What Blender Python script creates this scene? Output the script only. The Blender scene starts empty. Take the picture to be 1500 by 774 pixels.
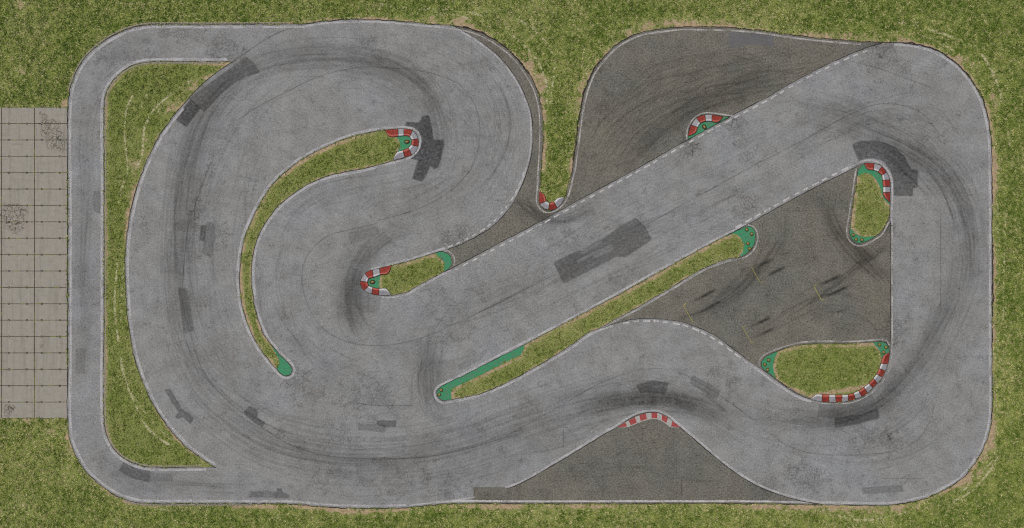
import bpy, bmesh, math, random
import numpy as np
from mathutils import kdtree, Vector

random.seed(7); RNG = np.random.default_rng(7)
S = 0.055                                   # metres per plan unit (survey units of the tracing)
W, H = 1500, 774
def wx(x): return (np.asarray(x, float) - W/2) * S
def wy(y): return (H/2 - np.asarray(y, float)) * S
def P(ox, oy, s, pts): return [(ox + a/s, oy + b/s) for a, b in pts]

scene = bpy.context.scene
COL = scene.collection

# ------------------------------------------------------------------ curves
def cr(pts, step=1.5, closed=False):
    """Catmull-Rom through pts, resampled at roughly `step` units."""
    p = np.array(pts, float)
    if len(p) < 3 and not closed:
        n = max(2, int(np.hypot(*(p[1]-p[0]))/step))
        return p[0] + (p[1]-p[0]) * np.linspace(0, 1, n+1)[:, None]
    if closed: q = np.vstack([p[-1], p, p[0], p[1]])
    else: q = np.vstack([2*p[0]-p[1], p, 2*p[-1]-p[-2]])
    out = []
    for i in range(1, len(q)-2):
        p0, p1, p2, p3 = q[i-1], q[i], q[i+1], q[i+2]
        a = 0.5
        t0 = 0; t1 = t0 + max(np.linalg.norm(p1-p0), 1e-6)**a
        t2 = t1 + max(np.linalg.norm(p2-p1), 1e-6)**a; t3 = t2 + max(np.linalg.norm(p3-p2), 1e-6)**a
        n = max(1, int(np.linalg.norm(p2-p1)/step))
        t = np.linspace(t1, t2, n, endpoint=False)[:, None]
        A1 = (t1-t)/(t1-t0)*p0 + (t-t0)/(t1-t0)*p1
        A2 = (t2-t)/(t2-t1)*p1 + (t-t1)/(t2-t1)*p2
        A3 = (t3-t)/(t3-t2)*p2 + (t-t2)/(t3-t2)*p3
        B1 = (t2-t)/(t2-t0)*A1 + (t-t0)/(t2-t0)*A2
        B2 = (t3-t)/(t3-t1)*A2 + (t-t1)/(t3-t1)*A3
        out.append((t2-t)/(t2-t1)*B1 + (t-t1)/(t2-t1)*B2)
    if not closed: out.append(q[-2][None])
    return np.vstack(out)
def normals(c):
    d = np.gradient(c, axis=0); d /= np.maximum(np.linalg.norm(d, axis=1), 1e-9)[:, None]
    return np.stack([-d[:, 1], d[:, 0]], 1)
def offset(c, k): return c + normals(c)*(k if np.isscalar(k) else np.asarray(k)[:, None])
def arclen(c): return np.concatenate([[0], np.cumsum(np.linalg.norm(np.diff(c, axis=0), axis=1))])
def sub(c, a, b):
    L = arclen(c); t = np.linspace(a, b, max(2, int((b-a)/1.5)+1))
    return np.stack([np.interp(t, L, c[:, 0]), np.interp(t, L, c[:, 1])], 1)
def cat(*cs): return np.vstack(cs)

# outer limit of all paving, split in runs (plan units)
OUT_TOP = cr([(447,35.3),(467.4,32),(504,29.2),(538,28.6),(578,30.6),(625,35),(659,37.6),(686,42),(699.3,46.2),(718,54.7),(733.4,64.8),(749,77.2),(763,92.7),(775.3,109.8),(784.6,126.9),(790.8,145.5),(794.4,166),(795.4,190),(794.8,215),(792.8,250),(791,282),(791,297),(796,305),(804,308.5),(813,306),(820,301),(826,293),(830,282),(834,265),(838,250),(841,228.5),(846,191.5),(851,158),(857.6,131),(869,104),(884.5,84),(901,67),(925,53),(941.6,47),(968.5,42.7),(998.7,39.6),(1025.6,39.6),(1076,41),(1120,45.2),(1143.6,49),(1194,55.4),(1258,60.5),(1291.5,62.3)])
OUT_RIGHT = cr([(1291.5,62.3),(1318,62.5),(1342,65.5),(1365.5,72),(1389,84),(1409,101),(1427.5,124),(1441,151),(1449,181),(1452.3,208),(1453.2,260),(1453.6,400),(1453.5,510),(1453.5,605.5),(1451,626),(1442.5,653),(1427,680.5),(1407,703),(1383,718),(1356,730),(1328,737),(1301,740.5),(1246,740.3),(1195,739.5)])
OUT_BOT = cr([(1195,739.5),(1110,738.2),(950,738),(750,738.2),(690,737.6),(653,738.6),(615.5,742),(592,744),(554,745.2),(506,744.5),(469,742.5),(431,739),(370,738.3)])
OUT_LEFT = cr([(370,738.3),(273,738),(211,737.5),(191,734),(170.5,726.5),(147,711),(126,692),(112.5,670),(102.5,646),(99.5,626),(99.3,500),(99.3,300),(99.5,155),(102.5,131),(111,107.5),(124,86),(141,69),(161,55),(181,45),(202,38.5),(218,36.2),(286,36),(380,35.7),(447,35.3)])
PAVED = cat(OUT_TOP, OUT_RIGHT, OUT_BOT, OUT_LEFT)

# seams between the pale track and the old dark tarmac
SEAM_STRIP = cr([(664,37.8),(690,52),(705.5,62.5),(721,74),(736.5,88.5),(752,108.5),(764,129),(772.5,148.6),(778,166),(780.5,190),(780,215),(775,242),(767,266),(757,288),(744,308),(726,328),(699,346),(672,359.5),(655,366)])
SEAM_UP = cr([(650,399),(662,393),(706,370),(787,327),(874,279),(928,250),(1005.5,206),(1076,167.5),(1120,144.5),(1177,112.3),(1244,80),(1278,67.5),(1294,62.6)])
SEAM_LOW = cr([(763.5,508.5),(807,485),(908,431.5),(995,383),(1076,339.5),(1110,320.5),(1177,283.6),(1230,256.5),(1250.7,246.2),(1262,240),(1270,238.4)])
SEAM_MID = cr([(884,480.5),(898,475.5),(913.3,470.7),(934.7,467.3),(953.3,466.8),(976,468.7),(1000,472.7),(1017,478),(1037.3,486.7),(1053.3,496.3),(1075,512),(1100,531),(1113,539.7),(1125.8,548.8),(1137.5,557.8),(1151.7,567.5),(1164.6,575.3),(1180,582.4),(1190,585.6)])
SEAM_TRI = cr([(741,717),(760,710),(791,693),(842.3,662.5),(886.7,635.5),(903.7,626),(921,614.5),(937,606.8),(954.9,604.2),(964,605),(977,610.5),(989,620.5),(1012.9,640.3),(1047,669.5),(1083,697),(1120,717),(1153,728.6),(1180,735),(1206,739.6)])
OLD_TOP = cat(SEAM_UP, [(1296,58),(1200,40),(1000,20),(830,90),(830,200),(800,330),(790,300),(770,90),(700,35),(664,30)], SEAM_STRIP)
OLD_TOP = cat(SEAM_UP[::1], [(1300,56),(1100,20),(900,30),(820,60),(720,20),(664,30)], SEAM_STRIP)
OLD_RIGHT = cat(cr([(884,480.5),(901,471.8),(941.6,449),(975,428.8),(1008.8,409),(1035.7,393.5),(1062.6,383.4),(1080,378),(1100,366),(1106,346),(1094,331)]),
                [(1110,320.5)], cr([(1110,320.5),(1177,283.6),(1230,256.5),(1250.7,246.2),(1262,240)]), [(1290,240)],
                cr([(1303.5,262),(1304.6,400),(1304.6,518)]), [(1290,560),(1190,580),(1151.7,567.5)],
                SEAM_MID[::-1][int(len(SEAM_MID)*.1):])
OLD_BOT = cat([(694,731),(694,714.5),(741,714.5)], SEAM_TRI, [(1206,750),(694,750)])

# islands
CRES_ROAD = cr([(341,91),(285.6,90.9),(218.4,91.2),(201.6,94),(185,101.5),(171.4,112.6),(161.3,125),(155.2,139.4),(153,154.6),(152.8,260),(152.6,450),(152.7,615.7),(154.2,629.4),(160.3,646.4),(170.5,661.8),(186,673.7),(201,680.5),(218.3,684.2),(316,684.3)])
CRES_TRACK = cr([(314,684.3),(300,675.4),(272.9,655),(249,629.4),(228.5,600.4),(211.5,566.3),(199.5,533.9),(193.5,510),(187,468.4),(184,424.7),(183,394.5),(184.8,350.8),(189.9,317.2),(197.5,283.6),(205.6,259),(215,235.2),(231.9,201.6),(252,173),(279,141),(302.4,117.6),(322.6,102.5),(341,91)])
CRESCENT = cat(CRES_ROAD, CRES_TRACK)
LINE_C = cr([(605,188.2),(590,186),(578.3,186.3),(565,187.6),(531.3,193.2),(497.7,203.3),(470.8,215),(437.2,233.5),(415,250.5),(396.9,268.5),(380,293.7),(366.3,320.6),(354.5,350.8),(349,384.4),(348,411.3),(351.3,444.9),(361.2,478.5),(379,513.5),(391.6,530),(403.3,543.4),(411.4,551),(419,554),(426.5,552),(431.2,545),(430.2,537.5),(424.2,529.4),(414.9,520.7),(403.3,508),(391.6,492.8),(385.3,480),(376.7,451.6),(372,418),(372,384.4),(378.4,354.2),(391.8,327.3),(410.3,303.8),(430.5,287),(454,271.8),(484.2,260),(514.5,253.6),(531.3,250.3),(571.6,240),(598.5,231.9),(611,221),(616,207),(613,195.5),(605,188.2)])
def shrink(c, k):
    n = normals(c); a = np.sum(c[:-1,0]*c[1:,1]-c[1:,0]*c[:-1,1])
    return c + n*(k if a > 0 else -k)
ISL_C = shrink(LINE_C, 3.2)
ISL_2 = cat(cr([(573.5,388.8),(590,386),(613.3,378.8),(636.5,371.6),(648,368.6),(656.3,372.5),(661,380.2),(661,387.2),(657.4,393.6),(649.3,398.4),(630.7,408.6),(613.3,417.8),(597,427.3),(582.3,431.6),(570,432.6),(555,432.5),(544,430.4),(533.8,425.3),(528.4,416.5),(529,409.5),(535.3,400.5),(545.6,395.8),(555.5,393.3),(573.5,388.8)]))
WEDGE = cat(cr([(1093,332),(1100,332.4),(1105,338),(1106.2,346),(1105,356.5),(1099.8,366.5),(1091.6,373.2),(1080,377),(1062.6,380.6),(1035.7,390.6),(1008.8,405.6),(975.2,425.6),(941.6,446),(901,468),(880,479.5),(860,488.5),(836,506),(780,540),(759.2,551.7),(746.3,558),(720.4,570.4),(694.6,578.8),(675,582.7),(653.3,586.6),(646.8,586),(641.6,581.4),(640.3,575),(643,569)]),
            cr([(643,569),(649.4,564.6),(681.7,549),(720.4,529),(765.7,506.5),(807,484.5),(908,431),(995,382.5),(1060,347.5),(1093,332)]))
LINE_R = cr([(1233,252.4),(1250.7,242.6),(1261,237.4),(1271.3,235),(1281.7,235.8),(1290,239.5),(1298,246.7),(1303.3,255),(1306,263),(1306.6,276.7),(1306.4,330)])
LINE_R2 = cr([(1254.3,247.2),(1251.7,261),(1249,280),(1245.5,303.4),(1243,321),(1240.5,337),(1241.6,347.5),(1246.5,355),(1253.8,359.7),(1263,360.2),(1271.3,357),(1281.7,351),(1292,343.7),(1298,333.4),(1302.3,325.6)])
ISL_R = cat(cr([(1265.6,239.5),(1280.6,239.6),(1291,244),(1298,252.4),(1302.8,263.2),(1304,276),(1303.6,300),(1302.5,318)]),
            cr([(1302.5,318),(1298,328),(1290,340),(1280,347.5),(1270,353),(1262,356),(1254,355.4),(1248.3,351),(1245.2,344.5),(1245.4,337),(1247,321),(1249,303.4),(1252.6,280),(1255.3,261),(1258,248),(1265.6,239.5)]))
LINE_O = cr([(1111.6,537),(1113,527.5),(1119.4,520.4),(1132.3,514),(1151.7,506.8),(1171,502.3),(1190.4,500.3),(1215,500.2),(1238.4,500.4),(1264,499.7),(1281,497.8),(1291,497.2),(1299,499.6),(1303,506)])
ISL_O = cat(cr([(1115.5,538),(1116,530),(1121,524),(1133,517.5),(1153,510.5),(1172,505.7),(1191,503.7),(1215,503.6),(1238,503.8),(1264,503),(1280,501),(1290,500.4),(1297,502.5),(1301.5,508),(1303,517)]),
            cr([(1303,517),(1300.3,534),(1296.7,543.3),(1292.4,552.5),(1285.3,561),(1277.5,568.9),(1269.7,576.7),(1261.9,581),(1252,584.5),(1242,587.6),(1232.7,589),(1214,588.8),(1200,587),(1187,583.5),(1180,581),(1164.6,573.5),(1151.7,565.5),(1137.5,555.8),(1125.8,546.6),(1115.5,538)]))
ISL_CH = cat(cr([(1007.7,203.5),(1009,193),(1012.5,183),(1020,173),(1032,168.3),(1045,168.6),(1058,170.8),(1070,171.5)]), [(1007.7,204.8)])

GREENS = [
 ('S', 'C', [(618,190),(587,190),(580,199),(584,205),(586,214),(582,224),(590,240),(620,230)]),
 ('S', 'C', [(398,502),(402,515),(408,525),(409,531),(404,543),(400,552),(440,562),(440,520)]),
 ('2', '2', [(525,395),(558,395),(557,405),(556,412),(556,424),(560,436),(525,436)]),
 ('2', '2', [(636,360),(640,373.8),(648,381.4),(651,388.4),(650,396.5),(648,402),(670,402),(670,360)]),
 ('W', 'W', [(1064,347),(1072.7,342.8),(1080,344.5),(1086,350.7),(1089.3,360),(1088,369.3),(1082.3,376),(1078,384),(1120,384),(1120,325),(1070,325)]),
 ('W', 'W', [(765.7,500),(764.4,518),(746.3,527.8),(714,544.6),(681.7,560.7),(667,567.5),(661,575),(660.4,590),(630,595),(630,560)]),
 ('R', 'R', [(1256,257.5),(1266,254),(1275.5,256),(1283.7,264.3),(1289,274.6),(1291,280.8),(1293,288),(1303,300),(1312,300),(1312,230),(1250,230)]),
 ('R', 'R', [(1243,328),(1247,336),(1250.5,339),(1258,345),(1266,347.5),(1275,347),(1282,346),(1276,358),(1240,365),(1236,330)]),
 ('O', 'O', [(1142,500),(1139,516),(1134.5,525),(1132.5,536),(1134,546),(1137,560),(1105,550),(1105,505)]),
 ('O', 'O', [(1274,494),(1281,505),(1287,512),(1291,520),(1292,526),(1310,530),(1310,494)]),
]

# ------------------------------------------------------------------ the plan grid
C = 1.2
X0, Y0 = -36.0, -36.0
NX, NY = int((W+72)/C), int((H+72)/C)
cxs = X0 + (np.arange(NX)+.5)*C; cys = Y0 + (np.arange(NY)+.5)*C
def fill(poly):
    p = np.asarray(poly, float); q = np.roll(p, -1, 0)
    m = np.zeros((NY, NX), bool)
    lo, hi = p[:, 1].min(), p[:, 1].max()
    for j in np.nonzero((cys >= lo) & (cys <= hi))[0]:
        y = cys[j]
        k = (p[:, 1] <= y) != (q[:, 1] <= y)
        if not k.any(): continue
        a, b = p[k], q[k]
        xs = np.sort(a[:, 0] + (y-a[:, 1])/(b[:, 1]-a[:, 1])*(b[:, 0]-a[:, 0]))
        for s in range(0, len(xs)-1, 2):
            m[j] |= (cxs > xs[s]) & (cxs < xs[s+1])
    return m
NAMES = ['ground','track','top','right','bottom','crescent','C','2','W','R','O','green','apron']
K = {n: i for i, n in enumerate(NAMES)}
cls = np.zeros((NY, NX), np.int8)
APRON = [(-200,157),(98.9,157),(98.9,613),(-200,613)]
cls[fill(APRON)] = K['apron']
pv = fill(PAVED); cls[pv] = K['track']
for poly, n in ((OLD_TOP,'top'),(OLD_RIGHT,'right'),(OLD_BOT,'bottom')):
    cls[fill(poly) & pv] = K[n]
for poly, n in ((CRESCENT,'crescent'),(ISL_C,'C'),(ISL_2,'2'),(WEDGE,'W'),(ISL_R,'R'),(ISL_O,'O')):
    cls[fill(poly)] = K[n]
gcurves = []
for _, n, poly in GREENS:
    g = cr(poly, closed=True); gcurves.append(g)
    cls[fill(g) & (cls == K[n])] = K['green']
cls[fill(ISL_CH)] = K['green']

# grid vertices, snapped to the traced limits wherever two surfaces meet
VX = X0 + np.arange(NX+1)*C; VY = Y0 + np.arange(NY+1)*C
gx, gy = np.meshgrid(VX, VY)
e = np.pad(cls, 1, mode='edge')
corn = np.stack([e[:-1,:-1], e[1:,:-1], e[:-1,1:], e[1:,1:]])
bnd = (corn.max(0) != corn.min(0))
allc = [PAVED, SEAM_STRIP, SEAM_UP, SEAM_MID, SEAM_TRI, OLD_RIGHT, CRESCENT, ISL_C, ISL_2, WEDGE, ISL_R, ISL_O, ISL_CH,
        np.array(APRON, float)] + gcurves
dense = []
for c in allc:
    L = arclen(c); t = np.arange(0, L[-1], .25)
    dense.append(np.stack([np.interp(t, L, c[:,0]), np.interp(t, L, c[:,1])], 1))
dense = np.vstack(dense)
kd = kdtree.KDTree(len(dense))
for i, (a, b) in enumerate(dense): kd.insert((a, b, 0), i)
kd.balance()
for j, i in zip(*np.nonzero(bnd)):
    co, _, d = kd.find((gx[j, i], gy[j, i], 0))
    if d < C*.95: gx[j, i], gy[j, i] = co[0], co[1]

# ------------------------------------------------------------------ wear fields on the grid vertices
SH = (NY+1, NX+1)
def stroke(F, pts, w, a, taper=.25, rough=.0, soft=2.0, raw=False):
    c = np.asarray(pts, float) if raw else cr(pts, max(3, min(9, w*1.5)))
    L = arclen(c); T = max(L[-1], 1e-6)
    tmp = {}
    jx0 = max(0, int((c[:,0].min()-3*w-X0)/C)); jx1 = min(NX+1, int((c[:,0].max()+3*w-X0)/C)+2)
    jy0 = max(0, int((c[:,1].min()-3*w-Y0)/C)); jy1 = min(NY+1, int((c[:,1].max()+3*w-Y0)/C)+2)
    if jx1 <= jx0 or jy1 <= jy0: return
    B = np.zeros((jy1-jy0, jx1-jx0), np.float32)
    amp = 1 - rough*RNG.random(len(c))
    for k in range(len(c)-1):
        p, q = c[k], c[k+1]; d = q-p; l2 = d@d+1e-9; r = 2.4*w
        ix0 = max(jx0, int((min(p[0],q[0])-r-X0)/C)); ix1 = min(jx1, int((max(p[0],q[0])+r-X0)/C)+2)
        iy0 = max(jy0, int((min(p[1],q[1])-r-Y0)/C)); iy1 = min(jy1, int((max(p[1],q[1])+r-Y0)/C)+2)
        if ix1 <= ix0 or iy1 <= iy0: continue
        xx = VX[None, ix0:ix1]-p[0]; yy = VY[iy0:iy1, None]-p[1]
        t = np.clip((xx*d[0]+yy*d[1])/l2, 0, 1)
        dd = (xx-t*d[0])**2 + (yy-t*d[1])**2
        s = (L[k]+t*math.sqrt(l2))/T
        f = np.clip(np.minimum(s, 1-s)/max(taper, 1e-6), 0, 1)
        f = f*f*(3-2*f)
        v = np.exp(-(dd/(w*w))**(soft/2)) * f * (amp[k]+(amp[k+1]-amp[k])*t)
        sl = (slice(iy0-jy0, iy1-jy0), slice(ix0-jx0, ix1-jx0))
        B[sl] = np.maximum(B[sl], v)
    R = F[jy0:jy1, jx0:jx1]
    F[jy0:jy1, jx0:jx1] = 1-(1-R)*(1-a*B)
def blob(F, x, y, rx, ry, a, rot=0):
    dx = gx-x; dy = gy-y; c, s = math.cos(rot), math.sin(rot)
    u = (dx*c+dy*s)/rx; v = (-dx*s+dy*c)/ry
    F += (a*np.exp(-(u*u+v*v))*(1-F)).astype(np.float32)
def streaks(F, guide, half, n, a=(.06,.25), w=(.6,1.6), span=(.25,.8), drift=.5):
    c = cr(guide, 6); T = arclen(c)[-1]
    for _ in range(n):
        f = RNG.uniform(*span); s0 = RNG.uniform(-.1, max(.01, 1.1-f))
        g = sub(c, max(0, s0*T), min(T, (s0+f)*T))
        if len(g) < 5: continue
        g = g[::4]
        o = np.clip(RNG.normal(0, .5), -1.2, 1.2)*half; o2 = o + RNG.normal(0, drift)*half*.6
        g = offset(g, np.linspace(o, o2, len(g)) + half*.15*np.sin(np.linspace(0, RNG.uniform(1, 5), len(g))+RNG.uniform(0, 6)))
        stroke(F, g, RNG.uniform(*w), RNG.uniform(*a), taper=.35, rough=.5, raw=True)
def vnoise(scale, seed):
    r = np.random.default_rng(seed)
    n = r.random((int(NY*C/scale)+4, int(NX*C/scale)+4)).astype(np.float32)
    u = (gx-X0)/scale+.5; v = (gy-Y0)/scale+.5
    u = np.clip(u, 0, n.shape[1]-2.01); v = np.clip(v, 0, n.shape[0]-2.01)
    i = u.astype(int); j = v.astype(int); fu = u-i; fv = v-j
    fu = fu*fu*(3-2*fu); fv = fv*fv*(3-2*fv)
    return (n[j,i]*(1-fu)+n[j,i+1]*fu)*(1-fv)+(n[j+1,i]*(1-fu)+n[j+1,i+1]*fu)*fv

rub = np.zeros(SH, np.float32)
# broad rubbered racing line
LEFT = [(420,80),(350,110),(300,165),(275,230),(263,310),(262,400),(272,470),(300,540),(350,600)]
TOPC = [(330,125),(390,97),(450,86),(520,88),(580,104),(622,135),(642,185),(640,235),(610,275)]
HP1 = [(640,235),(600,275),(555,300),(525,335),(512,380),(512,430),(530,470),(570,495)]
EXIT = [(530,470),(580,500),(625,530),(640,580),(655,610)]
BOTL = [(240,500),(300,580),(380,640),(470,665),(580,668),(680,650),(780,615),(870,590),(950,582),(1020,592)]
CHIC = [(820,612),(880,592),(950,585),(1020,596),(1080,625)]
RLOW = [(1090,600),(1160,617),(1220,618),(1280,595),(1325,550),(1365,490),(1395,420),(1405,340)]
RUP = [(1420,450),(1425,370),(1412,300),(1380,250),(1330,215),(1285,195),(1220,170),(1150,150)]
for g, w, a in ((LEFT,17,.20),(TOPC,15,.22),(HP1,18,.08),([(625,330),(575,345),(532,385),(515,425),(518,465),(545,500)],12,.30),(EXIT,20,.15),(BOTL,20,.10),(CHIC,13,.42),(RLOW,17,.24),(RUP,15,.22)):
    stroke(rub, g, w, a, taper=.3)
for x, y, rx, ry, a, r in ((512,440,18,42,.45,0),(535,370,16,22,.22,.6),(630,200,14,34,.25,0),(430,75,70,14,.25,-.05),(280,200,16,50,.15,.3),(640,560,22,50,.20,0),
        (1330,240,34,20,.35,.7),(1230,607,60,12,.42,-.12),(1300,570,14,26,.3,.6),(960,585,60,9,.42,0),(1010,596,50,8,.25,.35),(560,95,40,16,.2,.2),(290,120,30,14,.25,-.7),
        (130,420,14,60,.14,0),(125,520,12,40,.10,0),(180,70,40,16,.12,-.6),(175,690,30,14,.2,.7),(250,700,60,14,.10,.05),(790,312,26,12,.35,.1),(860,300,60,8,.2,-.5),(590,165,40,30,.10,0)):
    blob(rub, x, y, rx, ry, a, r)
for g, half, n in ((LEFT,28,110),(TOPC,28,90),([(610,330),(560,350),(525,390),(515,430),(522,475),(550,500)],22,60),([(680,250),(610,290),(555,305),(525,340)],26,26),(BOTL,42,120),(CHIC,20,70),(RLOW,26,90),(RUP,26,90),
        ([(640,470),(628,520),(622,570),(640,620)],20,90),([(700,420),(640,500),(628,560),(650,620)],26,26),
        ([(450,110),(380,170),(340,260),(325,360),(340,460),(390,560)],50,46),([(400,420),(410,340),(460,290),(560,265),(650,250)],22,30),
        ([(400,380),(410,450),(450,510),(530,545)],34,26),([(150,560),(125,500),(125,300),(130,160),(180,75)],16,26),
        ([(560,500),(700,470),(850,395),(1000,320),(1150,240)],40,40),([(1120,250),(1210,200),(1290,170),(1360,170),(1410,230)],34,40),
        ([(1160,640),(1250,665),(1340,640),(1400,570),(1425,480)],34,30),([(700,660),(820,640),(900,590),(990,560),(1080,580)],30,30),
        ([(560,60),(650,70),(720,120),(745,190),(720,260),(650,310)],30,36),([(150,640),(200,700),(300,715),(420,715)],14,20)):
    streaks(rub, g, half, n, a=(.07,.28), w=(.5,1.2))
# traffic-darkened lanes
for g, w, a in (([(128,600),(124,500),(125,300),(128,170),(165,90),(215,64),(300,64)],11,.13),([(128,600),(150,670),(205,708),(300,712),(420,712)],11,.12),([(400,100),(330,170),(300,260),(290,360),(300,460),(350,560),(430,640)],30,.10),
        ([(420,640),(520,690),(640,690),(760,650),(860,610)],34,.12),([(560,480),(680,450),(800,400),(920,330)],30,.12),([(1150,200),(1230,160),(1310,150),(1380,200),(1410,290)],30,.10),([(1400,300),(1410,420),(1370,540),(1300,610),(1200,640)],30,.10),
        ([(470,100),(580,110),(680,150),(710,220),(660,290),(560,320)],30,.10),([(430,430),(440,500),(500,560),(600,590)],24,.10),([(940,560),(1040,590),(1140,630)],26,.10)):
    stroke(rub, g, w, a, taper=.2)
for g, half, n in ((LEFT,50,60),([(470,100),(580,110),(680,150),(710,220),(660,290),(560,320)],44,60),([(430,330),(420,430),(460,510),(560,560)],36,50),(BOTL,60,60),([(560,480),(680,450),(800,400),(920,330),(1080,250),(1200,190)],44,50),
        (RLOW,44,60),(RUP,44,60),([(1210,200),(1290,170),(1350,200),(1385,260),(1400,350)],20,40),([(720,640),(830,620),(920,590),(1000,590),(1100,640),(1200,650)],36,50)):
    streaks(rub, g, half, n, a=(.08,.26), w=(.45,.85), span=(.15,.55))
# on the old tarmac
for g, half, n in (([(860,270),(890,200),(950,150),(1030,120),(1130,105),(1230,90)],34,60),([(905,255),(960,195),(1020,150),(1090,120),(1160,100)],20,50),
        ([(880,230),(940,120),(1010,90),(1110,90)],20,22),
        ([(1150,300),(1145,350),(1100,410),(1040,455),(980,475)],12,34),([(1215,270),(1215,310),(1240,360),(1290,410),(1305,430)],14,40),
        ([(1160,460),(1220,420),(1270,380),(1304,350)],8,20),([(790,690),(900,685),(1000,690),(1060,700)],26,11),([(740,300),(770,300),(790,318),(830,322),(880,300)],9,30),
        ([(1080,520),(1150,470),(1230,440),(1290,470),(1304,520)],26,20)):
    streaks(rub, g, half, int(n*1.5), a=(.10,.38), w=(.45,1.0))
for g, w, a in (([(905,258),(960,200),(1010,165),(1070,140),(1160,105)],14,.24),([(1180,275),(1200,290),(1235,350),(1265,375)],10,.2),([(1120,380),(1090,410),(1040,440)],9,.16),
        ([(1240,385),(1280,370),(1304,360)],7,.18),([(1255,365),(1300,410)],9,.22),([(1290,500),(1306,470),(1306,380)],6,.12)):
    stroke(rub, g, w, a)
D8 = lambda *p: P(980, 380, 5, p)
for p, w, a in ((D8((150,330),(215,290),(360,210)),1.7,.75),(D8((180,420),(290,355),(400,295)),2.0,.75),(D8((560,510),(660,465),(775,395)),1.7,.55),(D8((620,590),(670,555),(790,490)),1.7,.7),
        (D8((590,120),(650,60),(700,20),(780,-15)),2.4,.7),(D8((690,140),(760,100),(900,35)),1.8,.7),(D8((1090,195),(1190,150),(1290,105)),1.8,.75),(D8((1115,288),(1230,240),(1350,180)),2.0,.75),
        (D8((1225,395),(1245,380),(1310,368)),1.6,.5),(D8((370,360),(460,320),(560,220),(640,110),(720,10)),2.2,.35),(D8((290,330),(420,220),(560,60),(600,-40)),2.4,.3),
        (D8((900,-60),(800,-20)),2,.5)):
    stroke(rub, p, w, a, taper=.35, rough=.35)
for p in (D8((215,292),(290,250),(358,211)),D8((285,361),(345,325),(388,301)),D8((635,475),(700,448),(752,424)),D8((662,559),(710,535),(768,507)),D8((640,70),(690,35),(765,2)),D8((705,130),(770,95),(868,50)),
        D8((1100,192),(1190,150),(1275,110)),D8((1130,280),(1220,240),(1330,185)),D8((1225,394),(1250,381))):
    stroke(rub, p, 1.9, .97, taper=.35, rough=.15)
for p, w, a in (([(1205,290),(1222,335),(1252,362),(1275,385)],3,.4),([(1226,332),(1250,355),(1268,372)],1.6,.45),([(1240,350),(1265,368),(1290,392)],1.5,.4),([(1230,345),(1262,385)],1.6,.4),([(1304,362),(1270,384),(1235,405)],2.2,.4),
        ([(1304,352),(1276,376),(1240,392)],1.6,.35),([(1117,345),(1112,375),(1090,410),(1060,440)],2.2,.45),([(1130,350),(1122,380),(1100,415)],1.8,.35),([(1140,330),(1130,370),(1112,400),(1080,435)],1.6,.3),
        ([(905,262),(950,215),(1000,178),(1040,158),(1100,132)],2,.3),([(960,190),(1010,165),(1060,150),(1130,130)],1.6,.4),([(990,172),(1040,158),(1090,152)],1.4,.4),([(1068,80),(1100,88),(1120,92)],1.6,.45),([(1085,75),(1110,84),(1125,88)],1.4,.4),
        ([(905,260),(890,262),(930,200)],1.5,.2),([(800,640),(880,618),(935,604),(960,600)],2,.35),([(850,608),(900,598),(960,590),(1010,592)],1.8,.45),([(900,588),(950,582),(1000,586)],1.6,.35),([(870,600),(930,590),(1000,592)],2.6,.35),
        ([(1250,604),(1280,592),(1305,575),(1330,550)],1.8,.45),([(1215,612),(1260,608),(1300,590),(1340,555)],1.6,.4),([(1310,520),(1330,545),(1345,560)],2,.3),([(1265,212),(1300,232),(1335,262),(1370,300)],2.2,.5),([(1275,208),(1310,225),(1345,258),(1380,300)],1.8,.45),
        ([(1285,215),(1315,240),(1335,270)],1.6,.5),([(1340,225),(1375,270),(1395,320),(1400,370)],1.8,.4),([(1350,240),(1385,290),(1405,350)],1.5,.35),([(340,112),(310,140),(290,165)],1.6,.5),([(360,100),(325,135),(300,165)],1.5,.4),
        ([(512,400),(508,440),(520,480)],3,.4),([(530,405),(522,440),(535,470),(550,490)],3,.35),([(620,175),(640,200),(645,240),(630,270)],1.6,.35),([(750,285),(770,308),(790,320)],2,.5),([(770,285),(780,305),(795,318)],1.6,.45),([(792,322),(830,326),(860,318)],2.4,.4),([(798,316),(830,318),(870,306)],1.6,.35)):
    stroke(rub, p, w*.9, a, taper=.35, rough=.4)
for _ in range(90):                         # small scuffs and flecks
    x, y = RNG.uniform(160, 1440), RNG.uniform(50, 730); th = RNG.uniform(0, 3.14); l = RNG.uniform(2, 12)
    stroke(rub, [(x,y),(x+l*.5*math.cos(th)+RNG.normal(0,1),y+l*.5*math.sin(th)),(x+l*math.cos(th),y+l*math.sin(th))], RNG.uniform(.5,1.2), RNG.uniform(.15,.5), rough=.7)
rub *= (.82 + .36*vnoise(5, 3)*vnoise(26, 4)/.5*.5 + .1*vnoise(2.6, 5))
rub = np.clip(rub, 0, 1)

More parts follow.
